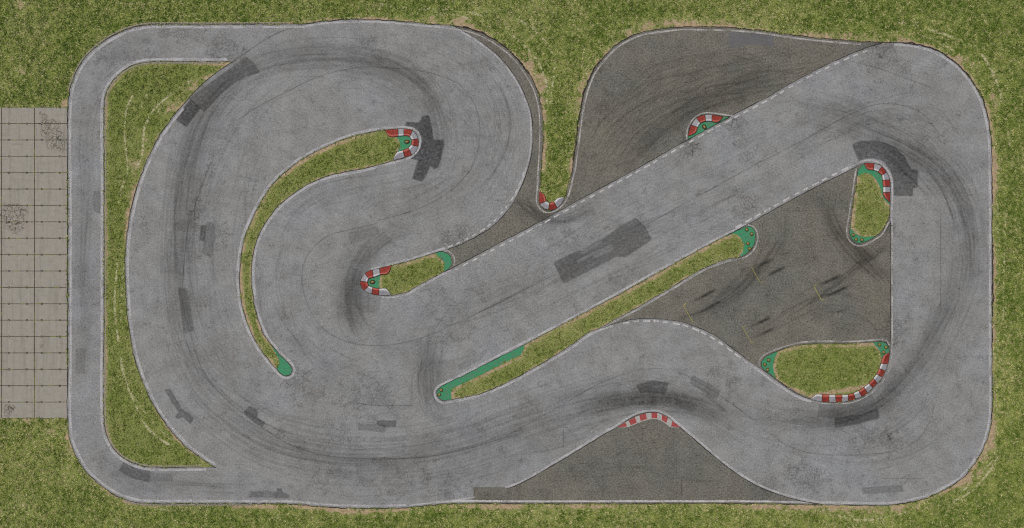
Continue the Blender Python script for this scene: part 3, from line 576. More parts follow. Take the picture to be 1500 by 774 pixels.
def concrete():
    m, t, b = new_mat('concrete_slab'); p = t.pos()
    f = t.noise(p, 12., 4, .75); n = t.noise(p, .6, 4, .65); md = t.noise(p, 2.5, 4, .7)
    col = t.mix(t.ramp(n, .35, .65), srgb(157,149,136), srgb(154,150,136))
    col = t.scale(col, t.math('ADD', t.ramp(f, .25, .75, .84, 1.12), t.ramp(md, .3, .7, -.08, .08)))
    col = t.mix(t.math('MULTIPLY', t.ramp(t.voro(p, 7.).outputs['Distance'], .13, .07), .55), col, srgb(70,64,56))
    mp = t.n('Mapping'); t.l(p, mp.inputs[0]); mp.inputs['Scale'].default_value = (3.2, .22, 1.)
    stn = t.math('MULTIPLY', t.ramp(t.noise(mp.outputs[0], 1., 3, .6),   .50, .68), .26)
    col = t.mix(stn, col, srgb(104,96,84))
    mp2 = t.n('Mapping'); t.l(p, mp2.inputs[0]); mp2.inputs['Rotation'].default_value = (0,0,.65); mp2.inputs['Scale'].default_value = (.5, 4., 1.)
    col = t.mix(t.math('MULTIPLY', t.ramp(t.noise(mp2.outputs[0], 1., 3, .6), .58, .72), .25), col, srgb(108,100,90))
    w = t.warp(t.warp(p, 2.2, .35), 7., .1)
    v1 = t.voro(w, 2.3, 'DISTANCE_TO_EDGE').outputs['Distance']; v2 = t.voro(w, 4.6, 'DISTANCE_TO_EDGE').outputs['Distance']
    cz = t.attr('crack')
    k = t.ramp(t.math('ADD', t.math('MULTIPLY', cz, .9), t.math('SUBTRACT', t.noise(p, 1.1, 3, .7), .5)), .52, .68)
    ln = t.math('MULTIPLY', t.math('MAXIMUM', t.ramp(v1, .012, .05, 1., 0.), t.ramp(v2, .02, .07, .75, 0.)), k)
    col = t.mix(t.math('MULTIPLY', ln, .85), col, srgb(58,52,42))
    t.l(col, b.inputs['Base Color']); b.inputs['Roughness'].default_value = .9; b.inputs['Specular IOR Level'].default_value = .2
    t.bump(t.math('ADD', f, md), .005, .5, b)
    return m
M_CONC = concrete()
def joint_mat():
    m, t, b = new_mat('mossy_joint'); p = t.pos()
    n = t.noise(p, .9, 4, .7)
    col = t.mix(t.ramp(n, .5, .62), srgb(70,62,48), srgb(110,112,36))
    t.l(col, b.inputs['Base Color']); b.inputs['Roughness'].default_value = 1
    return m
M_JOINT = joint_mat()
M_SOCKET = plain('socket_iron', srgb(44,40,34), srgb(66,60,50), 20., .7)
M_MOSS = plain('moss', srgb(92,98,26), srgb(140,140,44), 20., 1.)

# ------------------------------------------------------------------ mesh helpers
def mesh_np(name, verts, faces_loops, sizes, mats, mat_idx=None, smooth=False):
    me = bpy.data.meshes.new(name)
    nv = len(verts); nl = len(faces_loops); nf = len(sizes)
    me.vertices.add(nv); me.vertices.foreach_set('co', np.ascontiguousarray(verts, np.float32).ravel())
    me.loops.add(nl); me.loops.foreach_set('vertex_index', np.ascontiguousarray(faces_loops, np.int32))
    me.polygons.add(nf)
    st = np.concatenate([[0], np.cumsum(sizes)[:-1]]).astype(np.int32)
    me.polygons.foreach_set('loop_start', st); me.polygons.foreach_set('loop_total', np.asarray(sizes, np.int32))
    if mat_idx is not None: me.polygons.foreach_set('material_index', np.asarray(mat_idx, np.int32))
    me.polygons.foreach_set('use_smooth', np.full(nf, smooth))
    for mm in mats: me.materials.append(mm)
    me.update(calc_edges=True)
    return me
def link(name, me, parent=None, **props):
    o = bpy.data.objects.new(name, me); COL.objects.link(o)
    if parent: o.parent = parent
    for k, v in props.items(): o[k] = v
    return o
def add_attr(me, name, vals):
    a = me.attributes.new(name, 'FLOAT', 'POINT'); a.data.foreach_set('value', np.ascontiguousarray(vals, np.float32))

def sheet(name, mask, z, mat, attrs, skirt=.12, label=None):
    """a slab of the plan grid: the cells in mask, with a downturned skirt round its rim"""
    idx = np.arange((NY+1)*(NX+1)).reshape(NY+1, NX+1)
    a, b, c, d = idx[:-1,:-1][mask], idx[:-1,1:][mask], idx[1:,1:][mask], idx[1:,:-1][mask]
    q = np.stack([a, d, c, b], 1)             # y grows downward in plan, so this order faces up
    used, inv = np.unique(q.ravel(), return_inverse=True); q = inv.reshape(-1, 4)
    xs, ys = gx.ravel()[used], gy.ravel()[used]
    v = np.stack([wx(xs), wy(ys), np.full(len(xs), z)], 1)
    src = used
    if skirt:
        ed = np.concatenate([q[:, [0,1]], q[:, [1,2]], q[:, [2,3]], q[:, [3,0]]])
        key = np.sort(ed, 1); key = key[:,0].astype(np.int64)*len(used)+key[:,1]
        u, first, cnt = np.unique(key, return_index=True, return_counts=True)
        be = ed[first[cnt == 1]]
        bu, binv = np.unique(be.ravel(), return_inverse=True); binv = binv.reshape(-1, 2)
        low = v[bu].copy(); low[:,2] -= skirt
        n0_ = len(v); v = np.vstack([v, low]); src = np.concatenate([used, used[bu]])
        q = np.vstack([q, np.stack([be[:,1], be[:,0], n0_+binv[:,0], n0_+binv[:,1]], 1)])
    me = mesh_np(name, v, q.ravel(), np.full(len(q), 4), [mat])
    for k, F in attrs.items(): add_attr(me, k, F.ravel()[src])
    return link(name, me, kind='structure')
AS = dict(rubber=rub, patch=np.clip(pat, 0, 1), seam=seam, crack=crk, pale=pale)
GS = dict(dirt=dirt, worn=worn, lush=lush)
sheet('race_track', cls == K['track'], 0., M_TRACK, AS)
for n in ('top','right','bottom'): sheet('old_tarmac', cls == K[n], 0., M_OLD, AS)
sheet('green_paint', cls == K['green'], .002, M_GREEN, {})
for n in ('crescent','C','2','W','R','O'): sheet('grass_island', cls == K[n], .012, M_GRASS, GS)

# open ground: the plan grid plus a far rim out to the horizon, one mesh
def ground():
    mask = (cls == K['ground'])
    idx = np.arange((NY+1)*(NX+1)).reshape(NY+1, NX+1)
    q = np.stack([idx[:-1,:-1][mask], idx[1:,:-1][mask], idx[1:,1:][mask], idx[:-1,1:][mask]], 1)
    used, inv = np.unique(q.ravel(), return_inverse=True); q = inv.reshape(-1, 4)
    v = np.stack([wx(gx.ravel()[used]), wy(gy.ravel()[used]), np.full(len(used), -.004)], 1)
    x0, x1 = wx(X0), wx(VX[-1]); y0, y1 = wy(VY[-1]), wy(Y0); ap0, ap1 = wy(613), wy(157); ax = wx(-500); R = 1500.
    E = [(-R,-R),(R,-R),(R,R),(-R,R),(x0,y0),(x1,y0),(x1,y1),(x0,y1)]
    ext = np.array([(a, b, -.004) for a, b in E] ); n = len(v)
    rim = np.array([[0,1,5,4],[1,2,6,5],[2,3,7,6],[3,0,4,7]])+n
    me = mesh_np('ground', np.vstack([v, ext]), np.concatenate([q.ravel(), rim.ravel()]), np.full(len(q)+4, 4), [M_GRASS])
    for k, F in GS.items(): add_attr(me, k, np.concatenate([F.ravel()[used], np.full(8, .3 if k == 'lush' else 0.)]))
    return link('ground', me, kind='structure')
ground()

# concrete apron: separate slabs with open joints, iron sockets on the joints, one mesh
def apron():
    vs, fs, mi, cz = [], [], [], []
    def box(x0, x1, y0, y1, z0, z1, m, bev=0.):
        n = len(vs)
        X0_, X1_, Y0_, Y1_ = (float(wx(x0)), float(wx(x1)), float(wy(y1)), float(wy(y0)))
        for z, k in ((z0, 0), (z1-bev, 0), (z1, bev)):
            vs.extend([(X0_+k,Y0_+k,z),(X1_-k,Y0_+k,z),(X1_-k,Y1_-k,z),(X0_+k,Y1_-k,z)])
        for r in (0, 4):
            for i in range(4):
                j = (i+1) % 4; fs.append((n+r+i, n+r+j, n+r+4+j, n+r+4+i)); mi.append(m)
        fs.append((n+8,n+9,n+10,n+11)); mi.append(m)
    xs = [2.4-48.1*k for k in range(9, 0, -1)] + [2.4, 50.5, 98.7]
    ys = [157.3+24.0*k for k in range(20)]
    for i in range(len(xs)-1):
        for j in range(19):
            # subdivided top so the cracks can follow their field
            g = .56; dx = random.uniform(-.08, .08); dy = random.uniform(-.08, .08)
            box(xs[i]+g+dx, xs[i+1]-g+dx, ys[j]+g*.8+dy, ys[j+1]-g*.8+dy, -.1, .006+random.uniform(-.001,.001), 0, .008)
    n = len(vs)
    vs.extend([(float(wx(xs[0])),float(wy(613.3)),-.004),(float(wx(98.7)),float(wy(613.3)),-.004),(float(wx(98.7)),float(wy(157)),-.004),(float(wx(xs[0])),float(wy(157)),-.004)])
    fs.append((n,n+1,n+2,n+3)); mi.append(1)
    def disc(x, y, r, z, m, seg=10):
        n = len(vs)
        for zz, rr in ((-.05, r), (z, r), (z+.003, r*.75)):
            for k in range(seg):
                a = 2*math.pi*k/seg; vs.append((float(wx(x))+rr*S*math.cos(a), float(wy(y))+rr*S*math.sin(a), zz))
        for ring in (0, 1):
            for k in range(seg):
                j = (k+1) % seg; fs.append((n+ring*seg+k, n+ring*seg+j, n+(ring+1)*seg+j, n+(ring+1)*seg+k)); mi.append(m)
        fs.append(tuple(n+2*seg+k for k in range(seg))); mi.append(m)
    for j in range(20):
        for i in range(len(xs)-1):
            for off in (10.6, 37.0):
                if off+xs[i] < -40: continue
                disc(xs[i]+off, ys[j], random.uniform(1.45, 1.8), .012, 2)
                disc(xs[i]+off+random.uniform(-.2,.4), ys[j]+.2, random.uniform(.6, .8), .017, 4 if random.random() < .75 else 3)
        for _ in range(5):                     # moss along the joint
            x = random.uniform(-30, 96); L = random.uniform(3, 11)
            if random.random() < .55: box(x, min(x+L, 98), ys[j]-.45, ys[j]+.45, -.05, .0085, 3)
    loops = [i for f in fs for i in f]
    v = np.array(vs)
    me = mesh_np('concrete_apron', v, loops, [len(f) for f in fs], [M_CONC, M_JOINT, M_SOCKET, M_MOSS, M_STONE], mi)
    return link('concrete_apron', me, kind='structure')
apron_obj = apron()
# let the slab tops carry the crack field: finer top faces
bm = bmesh.new(); bm.from_mesh(apron_obj.data)
tops = [f for f in bm.faces if f.material_index == 0 and f.normal.z > .9 and f.calc_center_median().x > wx(-60)]
edges = list({e for f in tops for e in f.edges})
bmesh.ops.subdivide_edges(bm, edges=edges, cuts=7, use_grid_fill=True)
bm.to_mesh(apron_obj.data); bm.free()
co = np.zeros(len(apron_obj.data.vertices)*3, np.float32); apron_obj.data.vertices.foreach_get('co', co); co = co.reshape(-1, 3)
ii = np.clip(((co[:,0]/S+W/2-X0)/C).astype(int), 0, NX); jj = np.clip(((H/2-co[:,1]/S-Y0)/C).astype(int), 0, NY)
add_attr(apron_obj.data, 'crack', crk[jj, ii])

# painted lines and tarred joints: thin ribbons
ZC = [0]
class Ribbons:
    def __init__(s): s.v, s.l, s.uv = [], [], []
    def strip(s, c, w, z):
        nm = normals(c); w = np.broadcast_to(np.asarray(w, float), len(c))[:, None]
        a, b = c+nm*w/2, c-nm*w/2
        L = arclen(c)*S; n = len(s.v)
        for i in range(len(c)):
            s.v.append((float(wx(a[i,0])), float(wy(a[i,1])), z)); s.v.append((float(wx(b[i,0])), float(wy(b[i,1])), z))
        for i in range(len(c)-1):
            k = n+2*i; s.l.append((k, k+2, k+3, k+1)); wv = float(w[i,0])*S
            s.uv += [(L[i],0),(L[i+1],0),(L[i+1],wv),(L[i],wv)]
    def add(s, c, w, dash=None, jit=0., z0=.004, vary=False):
        ZC[0] += 1; z = z0 + .00004*ZC[0]
        c = np.asarray(c, float)
        if jit:
            nn = np.convolve(RNG.normal(0, 1, len(c)+4), np.ones(5)/5, 'valid')*jit*1.8
            c = offset(c, nn)
        if dash:
            T = arclen(c)[-1]; p = 0.
            while p < T-dash[0]*.5:
                l = dash[0]*RNG.uniform(.75, 1.12)
                g = sub(c, p, min(T, p+l)); s.strip(g, w*(1+.12*RNG.normal(size=len(g))), z); p += dash[0]+dash[1]
        else:
            ww = w*.78*(1+.10*np.convolve(RNG.normal(0, 1, len(c)+6), np.ones(7)/7, 'valid')*2.2)
            if vary: ww = ww*np.interp(np.arange(len(c)), np.linspace(0, len(c), max(3, len(c)//9)), RNG.uniform(.45, 1.35, max(3, len(c)//9)))
            s.strip(c, np.maximum(ww, w*.3), z)
    def build(s, name, mat):
        me = mesh_np(name, np.array(s.v), np.array(s.l).ravel(), np.full(len(s.l), 4), [mat])
        ul = me.uv_layers.new(name='UVMap'); ul.data.foreach_set('uv', np.array(s.uv, np.float32).ravel())
        # every ribbon faces up
        bm = bmesh.new(); bm.from_mesh(me)
        for f in bm.faces:
            if f.normal.z < 0: f.normal_flip()
        bm.to_mesh(me); bm.free()
        return link(name, me, kind='structure')
def inner(c, k, poly_sign=1): return offset(c, k*poly_sign)
solid, worn_l, dash, gap, yel = Ribbons(), Ribbons(), Ribbons(), Ribbons(), Ribbons()
# which side is the paving: PAVED is traced clockwise on plan (y down) -> +normal points into the paving
IN = 1
L_left = cat(OUT_LEFT, OUT_TOP[:int(len(OUT_TOP)*.02)])
solid.add(offset(OUT_LEFT, 4.2*IN), 4.4)
T_TOT = arclen(OUT_TOP)[-1]
solid.add(offset(sub(OUT_TOP, 0, 205), 3.4), 3.6)
worn_l.add(offset(sub(OUT_TOP, 206, 560), 4.6), 2.4)
worn_l.add(cr([(788.5,258),(787.4,272),(785.8,285),(786,296),(790,304),(797,310.2),(804.4,311.6),(813.4,308.8),(820.6,304),(828,296),(833,285),(837.2,273),(839.2,260)]), 2.5)
worn_l.add(offset(sub(OUT_TOP, 600, T_TOT-30), 4.2), 3.0)
solid.add(offset(OUT_RIGHT[12:], 3.6), 4.2)
solid.add(offset(sub(OUT_BOT, 0, 60), 3.2), 4.0)
dash.add(offset(sub(OUT_BOT, 60, 560), 3.6), 3.6)
solid.add(offset(sub(OUT_BOT, 600, arclen(OUT_BOT)[-1]), 4.0), 4.2)
solid.add(cr([(600,740.3),(640,736),(668,732.5),(695,728.5)]), 2.6)
solid.add(offset(sub(CRES_ROAD, 8, arclen(CRES_ROAD)[-1]-14), -3.6 if False else 3.6), 4.6)
solid.add(offset(sub(CRES_TRACK, 0, arclen(CRES_TRACK)[-1]-100), 4.2), 4.8)
LC = arclen(LINE_C)[-1]
solid.add(LINE_C, 4.4)
solid.add(cr([(544,394.3),(556.5,391.6),(577,386),(613.3,375.6),(636.5,368.4),(652,363.8)]), 3.6)
solid.add(cr([(559,435.6),(570,436.2),(582.3,435.2),(597.8,430.8),(613.3,421.4),(630.7,412),(644.7,403.8),(660,396.6)]), 3.6)
worn_l.add(cr([(654,366.6),(662,372.3),(665.8,380.2),(665,389.8)]), 2.6)
solid.add(cr([(643,565.4),(681.7,546.3),(720.4,526),(770.8,500),(807,481.6),(874.4,445.6),(908,427.6),(955,401.2),(1042.4,353.8),(1092.8,329)]), 4.0)
solid.add(cr([(643,565.4),(638,570.5),(636.7,577),(639.7,585.3),(648,590.6),(660,588.8),(675,586),(694.6,582),(722,573),(747,561.5),(780,544),(837.4,510),(861,492.3),(880,483.5),(898,477.5)]), 4.0)
worn_l.add(cr([(1095.3,329.6),(1103.3,332.4),(1108.5,339),(1110.2,347.2),(1107.3,360),(1101,370.3),(1091.6,377),(1080,380.4),(1062.6,384.4),(1035.7,394.2),(1008.8,409.6),(975.2,429.6),(941.6,450),(912,465.5),(897,473)]), 2.6)
dash.add(cr([(913,474),(934.7,471),(953.3,470.6),(976,472.4),(999,476.4),(1015,481.4),(1034.5,490),(1050.5,499.6),(1072,515),(1098,535)]), 2.5, dash=(10,4.6))
solid.add(cr([(1098,535),(1111,543),(1123,552),(1135,561),(1150,571),(1163,578.8),(1179,586),(1189,588.8)]), 4.0)
worn_l.add(cr([(1189,588.4),(1202,591),(1222.6,591.8),(1246.5,590.2),(1268.3,581.6),(1286,567.2),(1298.6,551),(1304.6,534),(1306.2,518),(1306.8,503)]), 1.8)
worn_l.add(LINE_O, 3.0)
solid.add(LINE_R, 3.6); worn_l.add(LINE_R2, 2.6)
worn_l.add(cr([(1306.6,332),(1307,400),(1307,503)]), 2.8)
dash.add(offset(sub(SEAM_LOW, arclen(SEAM_LOW)[-1]-215, arclen(SEAM_LOW)[-1]-28), -4.2), 2.7, dash=(11,5))
TU = arclen(SEAM_UP)[-1]
dash.add(offset(sub(SEAM_UP, 14, TU-20), 4.4), 2.4, dash=(9.5,5.6))
dash.add(cr([(656,362.4),(672,356),(699,342),(724,324),(741,305),(754,285),(763,266),(770,244)]), 2.2, dash=(8.5,4.5))
solid.add(offset(sub(SEAM_STRIP, 14, arclen(SEAM_STRIP)[-1]-130), 2.6), 3.0)
solid.add(offset(SEAM_TRI, -2.6), 4.0)
worn_l.add(cr([(1006,205),(1006.3,193.4),(1010,182.5),(1018,172.2),(1027,167),(1036,165.3),(1045,165.8),(1056,167.4),(1067.8,169.2),(1075,170)]), 2.8)
solid.build('edge_line', M_WHITE); worn_l.build('worn_edge_line', M_WORN); dash.build('dashed_line', M_DASH)
# tarred joints and the open gap along the edge of the paving
for c, w in ((OUT_LEFT,1.3),(OUT_TOP,1.5),(OUT_RIGHT,1.5),(OUT_BOT,1.4),(CRES_ROAD,1.2),(CRES_TRACK,1.3),(ISL_C,1.1),(ISL_2,1.0),(WEDGE,1.1),(ISL_R,1.0),(ISL_O,1.0)):
    gap.add(c, w*.95, jit=.45, z0=.012, vary=True)
for c, w in ((SEAM_STRIP,1.1),(SEAM_UP,1.1),(sub(SEAM_LOW,340,arclen(SEAM_LOW)[-1]-8),1.1),(SEAM_MID,1.0),(SEAM_TRI,1.1),(cr([(1304.6,325),(1304.6,400),(1304.6,500)]),1.1),(ISL_CH[:-1],.8),(cr([(1007.7,205),(1070,171.6)]),.9)):
    gap.add(c, w*1.15, jit=.25, z0=.003, vary=True)
for p in (OUT_TOP[150:230], OUT_TOP[420:520], OUT_RIGHT[20:130], OUT_RIGHT[260:330]):   # broken edge of the tarmac
    gap.add(offset(p, -.5), 2.2, jit=.8, z0=.012)
for p, a in JOINTS:
    if a >= .3: gap.add(cr(p, 1.5), .18+.32*(a-.3)*2, jit=.12, z0=.0025, vary=True)
gap.build('tarred_joint', M_GAP)
for p in (D8((125,322),(105,340)),D8((105,340),(175,458)),D8((560,486),(540,498)),D8((540,498),(605,610)),D8((605,60),(665,168)),D8((665,168),(692,165)),D8((1082,182),(1060,197)),D8((1060,197),(1117,300))):
    yel.add(cr(p, 1.), .95)
for p in (D8((175,458),(192,452)),D8((1117,300),(1140,292)),D8((605,610),(622,602))): yel.add(cr(p, 1.), .6)
yel.build('grid_box_marking', M_YELLOW)

# rows of small stone setts outside the left-hand road: one mesh per row
def setts(curve, off, label):
    c = offset(curve, off); T = arclen(c)[-1]; bm = bmesh.new(); p = 0.
    L = arclen(c)
    while p < T-2:
        l = random.uniform(1.7, 2.5); m = p+l/2
        x, y = np.interp(m, L, c[:,0]), np.interp(m, L, c[:,1])
        x2, y2 = np.interp(min(T, m+1), L, c[:,0]), np.interp(min(T, m+1), L, c[:,1])
        th = math.atan2(-(y2-y), x2-x)
        hl, hw, hz = (l-.35)*S/2, random.uniform(.8, 1.05)*S, .03+random.uniform(0, .012)
        ct, st = math.cos(th), math.sin(th); X, Y = float(wx(x)), float(wy(y)); rings = []
        for z, k in ((-.05, 1), (hz-.008, 1), (hz, .72)):
            rings.append([bm.verts.new((X+(a*hl*k)*ct-(b*hw*k)*st, Y+(a*hl*k)*st+(b*hw*k)*ct, z)) for a, b in ((-1,-1),(1,-1),(1,1),(-1,1))])
        for r in (0, 1):
            for i in range(4):
                j = (i+1) % 4; bm.faces.new((rings[r][i], rings[r][j], rings[r+1][j], rings[r+1][i]))
        bm.faces.new(rings[2]); p += l
    me = bpy.data.meshes.new('stone_edging'); bm.to_mesh(me); bm.free(); me.materials.append(M_STONE)
    return link('stone_edging', me, label=label, category='edging', group='rows of edging stones beside the left road')
LL = arclen(OUT_LEFT)[-1]
setts(sub(OUT_LEFT, 0, 190), -1.9, 'row of small stone setts edging the road along the bottom left grass')
setts(sub(OUT_LEFT, LL-390, LL-25), -1.9, 'row of small stone setts edging the road along the top left grass')
setts(sub(CRES_ROAD, 20, arclen(CRES_ROAD)[-1]-22), -2.0, 'long row of small stone setts between the left road and the crescent lawn')

# ------------------------------------------------------------------ kerbs
def tag(o, label, cat, group=None):
    o['label'] = label; o['category'] = cat
    if group: o['group'] = group
def lerp_curve(c, t):
    L = arclen(c); return np.stack([np.interp(t*L[-1], L, c[:,0]), np.interp(t*L[-1], L, c[:,1])], 1)
def kerb(outer, inner_, nblocks, first_red, label, ob=None, ib=None, h=.11, flat=False, weights=None):
    o_c, i_c = cr(outer, .5), cr(inner_, .5)
    def fr(c, pts):
        L = arclen(c); return np.array([0]+[L[np.argmin(np.hypot(c[:,0]-x, c[:,1]-y))]/L[-1] for x, y in pts]+[1.])
    bo, bi = fr(o_c, ob), fr(i_c, ib)
    ctr = o_c.mean(0)
    e = bpy.data.objects.new('kerb', None); COL.objects.link(e)
    e.location = (float(wx(ctr[0])), float(wy(ctr[1])), 0); e.empty_display_size = .3
    tag(e, label, 'kerb', 'red and white kerbs on the corners')
    if not flat:                               # dark bedding mortar that shows in the joints and round the rim
        ring = np.vstack([o_c, i_c[::-1]]); ring = np.vstack([ring, ring[:1]])
        ring = shrink(ring, -.7)[:-1]
        bm = bmesh.new(); no = len(o_c); m_ = 24
        oo = lerp_curve(ring[:no], np.linspace(0, 1, m_)); ii_ = lerp_curve(ring[no:][::-1], np.linspace(0, 1, m_))
        rr = [[bm.verts.new((float(wx(p[0]))-e.location.x, float(wy(p[1]))-e.location.y, z)) for p in c] for c, z in ((oo,-.05),(oo,.013),(ii_,.03),(ii_,-.05))]
        for a in range(3):
            for i in range(m_-1): bm.faces.new((rr[a][i], rr[a][i+1], rr[a+1][i+1], rr[a+1][i]))
        for i in (0, m_-1): bm.faces.new([rr[a][i] for a in range(4)])
        bmesh.ops.recalc_face_normals(bm, faces=bm.faces)
        me = bpy.data.meshes.new('bedding'); bm.to_mesh(me); bm.free(); me.materials.append(M_GAPS); link('bedding', me, e)
    for k in range(nblocks):
        red = (k % 2 == 0) == first_red
        g = (.45/arclen(o_c)[-1]) if not flat else .0
        g2 = g*arclen(o_c)[-1]/arclen(i_c)[-1]
        A, B = lerp_curve(o_c, np.linspace(bo[k]+g, bo[k+1]-g, 9)), lerp_curve(i_c, np.linspace(bi[k]+g2, bi[k+1]-g2, 9))
        bm = bmesh.new()
        # rows across: foot, gutter edge, sloped face, crest, back lip
        prof = ((0,-.03),(0.0,.018),(.12,.035),(.74,h),(.90,h*1.04),(1.,h*.55),(1.,-.03)) if not flat else ((0,-.02),(0,.007),(.86,.009),(1.,.009),(1.,-.02))
        rows = []
        jz = random.uniform(-.006,.006) if not flat else random.uniform(-.0004,.0004)
        for f, z in prof:
            r = []
            for i in range(9):
                p = A[i]+(B[i]-A[i])*f
                wid = np.linalg.norm(B[i]-A[i])
                zz = z if z < .02 else .02+(z-.02)*min(1, wid/6.)
                if flat: zz = z
                r.append(bm.verts.new((float(wx(p[0]))-e.location.x, float(wy(p[1]))-e.location.y, zz+(jz if z > 0 else 0))))
            rows.append(r)
        for a in range(len(rows)-1):
            for i in range(8):
                f = bm.faces.new((rows[a][i], rows[a][i+1], rows[a+1][i+1], rows[a+1][i]))
                f.material_index = 1 if (prof[a][0] >= (.74 if not flat else .8) and prof[a+1][1] > 0) else 0
        for i in (0, 8):
            try: bm.faces.new([rows[a][i] for a in range(len(rows))])
            except ValueError: pass
        bmesh.ops.remove_doubles(bm, verts=bm.verts, dist=1e-5)
        bmesh.ops.recalc_face_normals(bm, faces=bm.faces)
        me = bpy.data.meshes.new('red_block' if red else 'white_block'); bm.to_mesh(me); bm.free()
        for mm in ((M_PRED, M_PWHITE) if red else (M_PWHITE, M_PWHITE)) if flat else ((M_KRED, M_KHILITE_R) if red else (M_KWHITE, M_KHILITE_W)): me.materials.append(mm)
        ob = link('red_block' if red else 'white_block', me, e)
    return e
kerb([(564.5,190.8),(582.6,189.3),(591.7,189.2),(602,190.6),(608,195.5),(611.9,203),(612.6,213),(609.5,221),(603.3,227),(593,230.4),(576.2,235)],
     [(565,191.8),(570.4,200),(584,199.8),(591.7,199),(599.4,200),(603.3,205.2),(602.9,211.7),(598.8,216.8),(590.4,220.7),(581.3,224),(576.6,233.6)], 8, True,
     'red and white kerb wrapped round the upper tip of the long curved grass island', ob=P(540,160,7.74,[(335,228),(402,226),(502,240),(556,335),(562,425),(490,518),(412,545)]), ib=P(540,160,7.74,[(337,308),(402,302),(466,312),(489,349),(486,408),(456,446),(390,470)]))
kerb([(573.5,389.2),(555.5,393.6),(545.6,395.8),(535.3,400.5),(529,410),(528.4,416.5),(533.8,425.3),(544,430.4),(555,432.5),(573,432.4)],
     [(573,390.6),(567.9,401),(557.5,402.6),(547.7,406.2),(540,408.7),(538.4,413.4),(540,418.6),(546.2,421.7),(555.5,423.2),(565.8,423.4),(572.4,431.6)], 8, True,
     'red and white kerb round the left end of the small teardrop island', ob=P(510,370,9.68,[(443,230),(347,250),(243,297),(178,408),(232,537),(332,585),(437,605)]), ib=P(510,370,9.68,[(457,315),(362,352),(293,373),(275,420),(293,472),(350,502),(442,515)]))
kerb([(1008,199.3),(1012.7,184),(1020.3,173.5),(1032.6,169),(1043,168.8),(1058.8,171.7)],
     [(1008.6,199.2),(1019,194.3),(1021.7,187),(1026.2,180.7),(1033.5,178),(1042,178),(1048.8,179.8),(1053.3,178),(1058.4,172.4)], 5, True,
     'short red and white kerb around the green paint at the edge of the long straight', ob=P(1000,150,11.06,[(140,370),(225,262),(362,210),(475,208)]), ib=P(1000,150,11.06,[(240,408),(290,350),(370,312),(468,310)]))
kerb([(790.3,280.8),(790.8,298.9),(796,304.6),(803,307),(810,307),(816,304.3),(822.6,297.6),(827,289)],
     [(791,281.2),(798,287),(800,295),(804.5,297.6),(811,296),(817,290.7),(826.4,289)], 4, True,
     'short red and white kerb at the bottom tip of the grass tongue', ob=P(770,260,11.06,[(232,432),(368,522),(512,490)]), ib=P(770,260,11.06,[(330,388),(385,412),(457,398)]))
kerb([(1265.6,239.5),(1280.6,240),(1291,244),(1298,252.4),(1302.8,263.2),(1303.7,273.6),(1303.7,282),(1303.3,296.3)],
     [(1266.3,240),(1271.3,248.2),(1279,249.3),(1285.8,251.9),(1291.5,257),(1293,264.3),(1293.8,273.6),(1293.8,281.8),(1294.6,287),(1302.6,296)], 7, True,
     'red and white kerb on the upper right side of the narrow upright island', ob=P(1230,225,9.68,[(490,145),(593,185),(662,266),(708,375),(717,470),(717,553)]), ib=P(1230,225,9.68,[(477,235),(542,260),(597,310),(612,380),(618,472),(618,553)]))
kerb([(1303,517),(1300.3,534),(1296.7,543.3),(1292.4,552.5),(1285.3,561),(1277.5,568.9),(1269.7,576.7),(1261.9,581),(1252,584.5),(1242,587.6),(1232.7,589.2),(1224,589.2),(1204,588.4),(1187,585)],
     [(1302.4,517.4),(1295.3,520.4),(1292,526),(1290.5,533),(1287,542),(1282.5,550.5),(1274,560.5),(1264.5,568.5),(1253,575),(1242,578.3),(1232,578.8),(1214,578.8),(1204,578.3),(1196,578.2),(1187.8,584.4)], 14, True,
     'longest red and white kerb curving along the lower right of the oval island', ob=P(1210,490,7.036,[(640,308),(610,376),(581,443),(530,503),(481,553),(427,602),(366,640),(302,667),(230,688),(162,698),(98,699),(30,695),(-42,690)]), ib=P(1210,490,7.036,[(570,298),(550,353),(520,410),(488,458),(440,507),(390,548),(335,580),(280,604),(224,622),(161,627),(95,627),(28,625),(-43,622)]))
kerb([(905,625.5),(921.4,616),(936.5,608.8),(948,605.6),(957,604.8),(964,605.6),(977.2,611.6),(987,618.5),(995.8,625.5)],
     [(906,625.9),(919,625.9),(936.5,619.2),(948,615.4),(958.6,614),(968,616.2),(976,621.4),(982,625.8),(995,625.9)], 11, True,
     'flat pink and white painted kerb on the point of the dark bottom triangle', flat=True, ob=P(890,590,8.6,[(225,250),(265,228),(345,185),(400,160),(485,140),(550,127),(628,130),(690,150),(760,195),(815,235)]), ib=P(890,590,8.6,[(250,308),(295,290),(370,250),(415,235),(498,213),(555,206),(625,212),(675,232),(735,270),(795,305)]))

# ------------------------------------------------------------------ marker studs on the green paint
def ring_mesh(name, prof, seg, mat, sx=1., sy=1.):
    bm = bmesh.new(); rows = []
    for r, z in prof:
        rows.append([bm.verts.new((r*sx*math.cos(2*math.pi*k/seg), r*sy*math.sin(2*math.pi*k/seg), z)) for k in range(seg)])
    for a in range(len(rows)-1):
        for k in range(seg):
            j = (k+1) % seg; bm.faces.new((rows[a][k], rows[a][j], rows[a+1][j], rows[a+1][k]))
    bm.faces.new(rows[-1])
    for f in bm.faces: f.smooth = True
    me = bpy.data.meshes.new(name); bm.to_mesh(me); bm.free(); me.materials.append(mat)
    return me
BASE = ring_mesh('stud_base', [(.150,0),(.150,.018),(.135,.028),(.112,.032)], 20, M_RUBBER)
CAP = ring_mesh('stud_cap', [(.108,.030),(.108,.060),(.098,.082),(.070,.096),(.040,.101),(.015,.102)], 20, M_STUD)
BASE_L = ring_mesh('long_base', [(.150,0),(.150,.018),(.135,.028),(.112,.032)], 24, M_RUBBER, 1.55, 1.15)
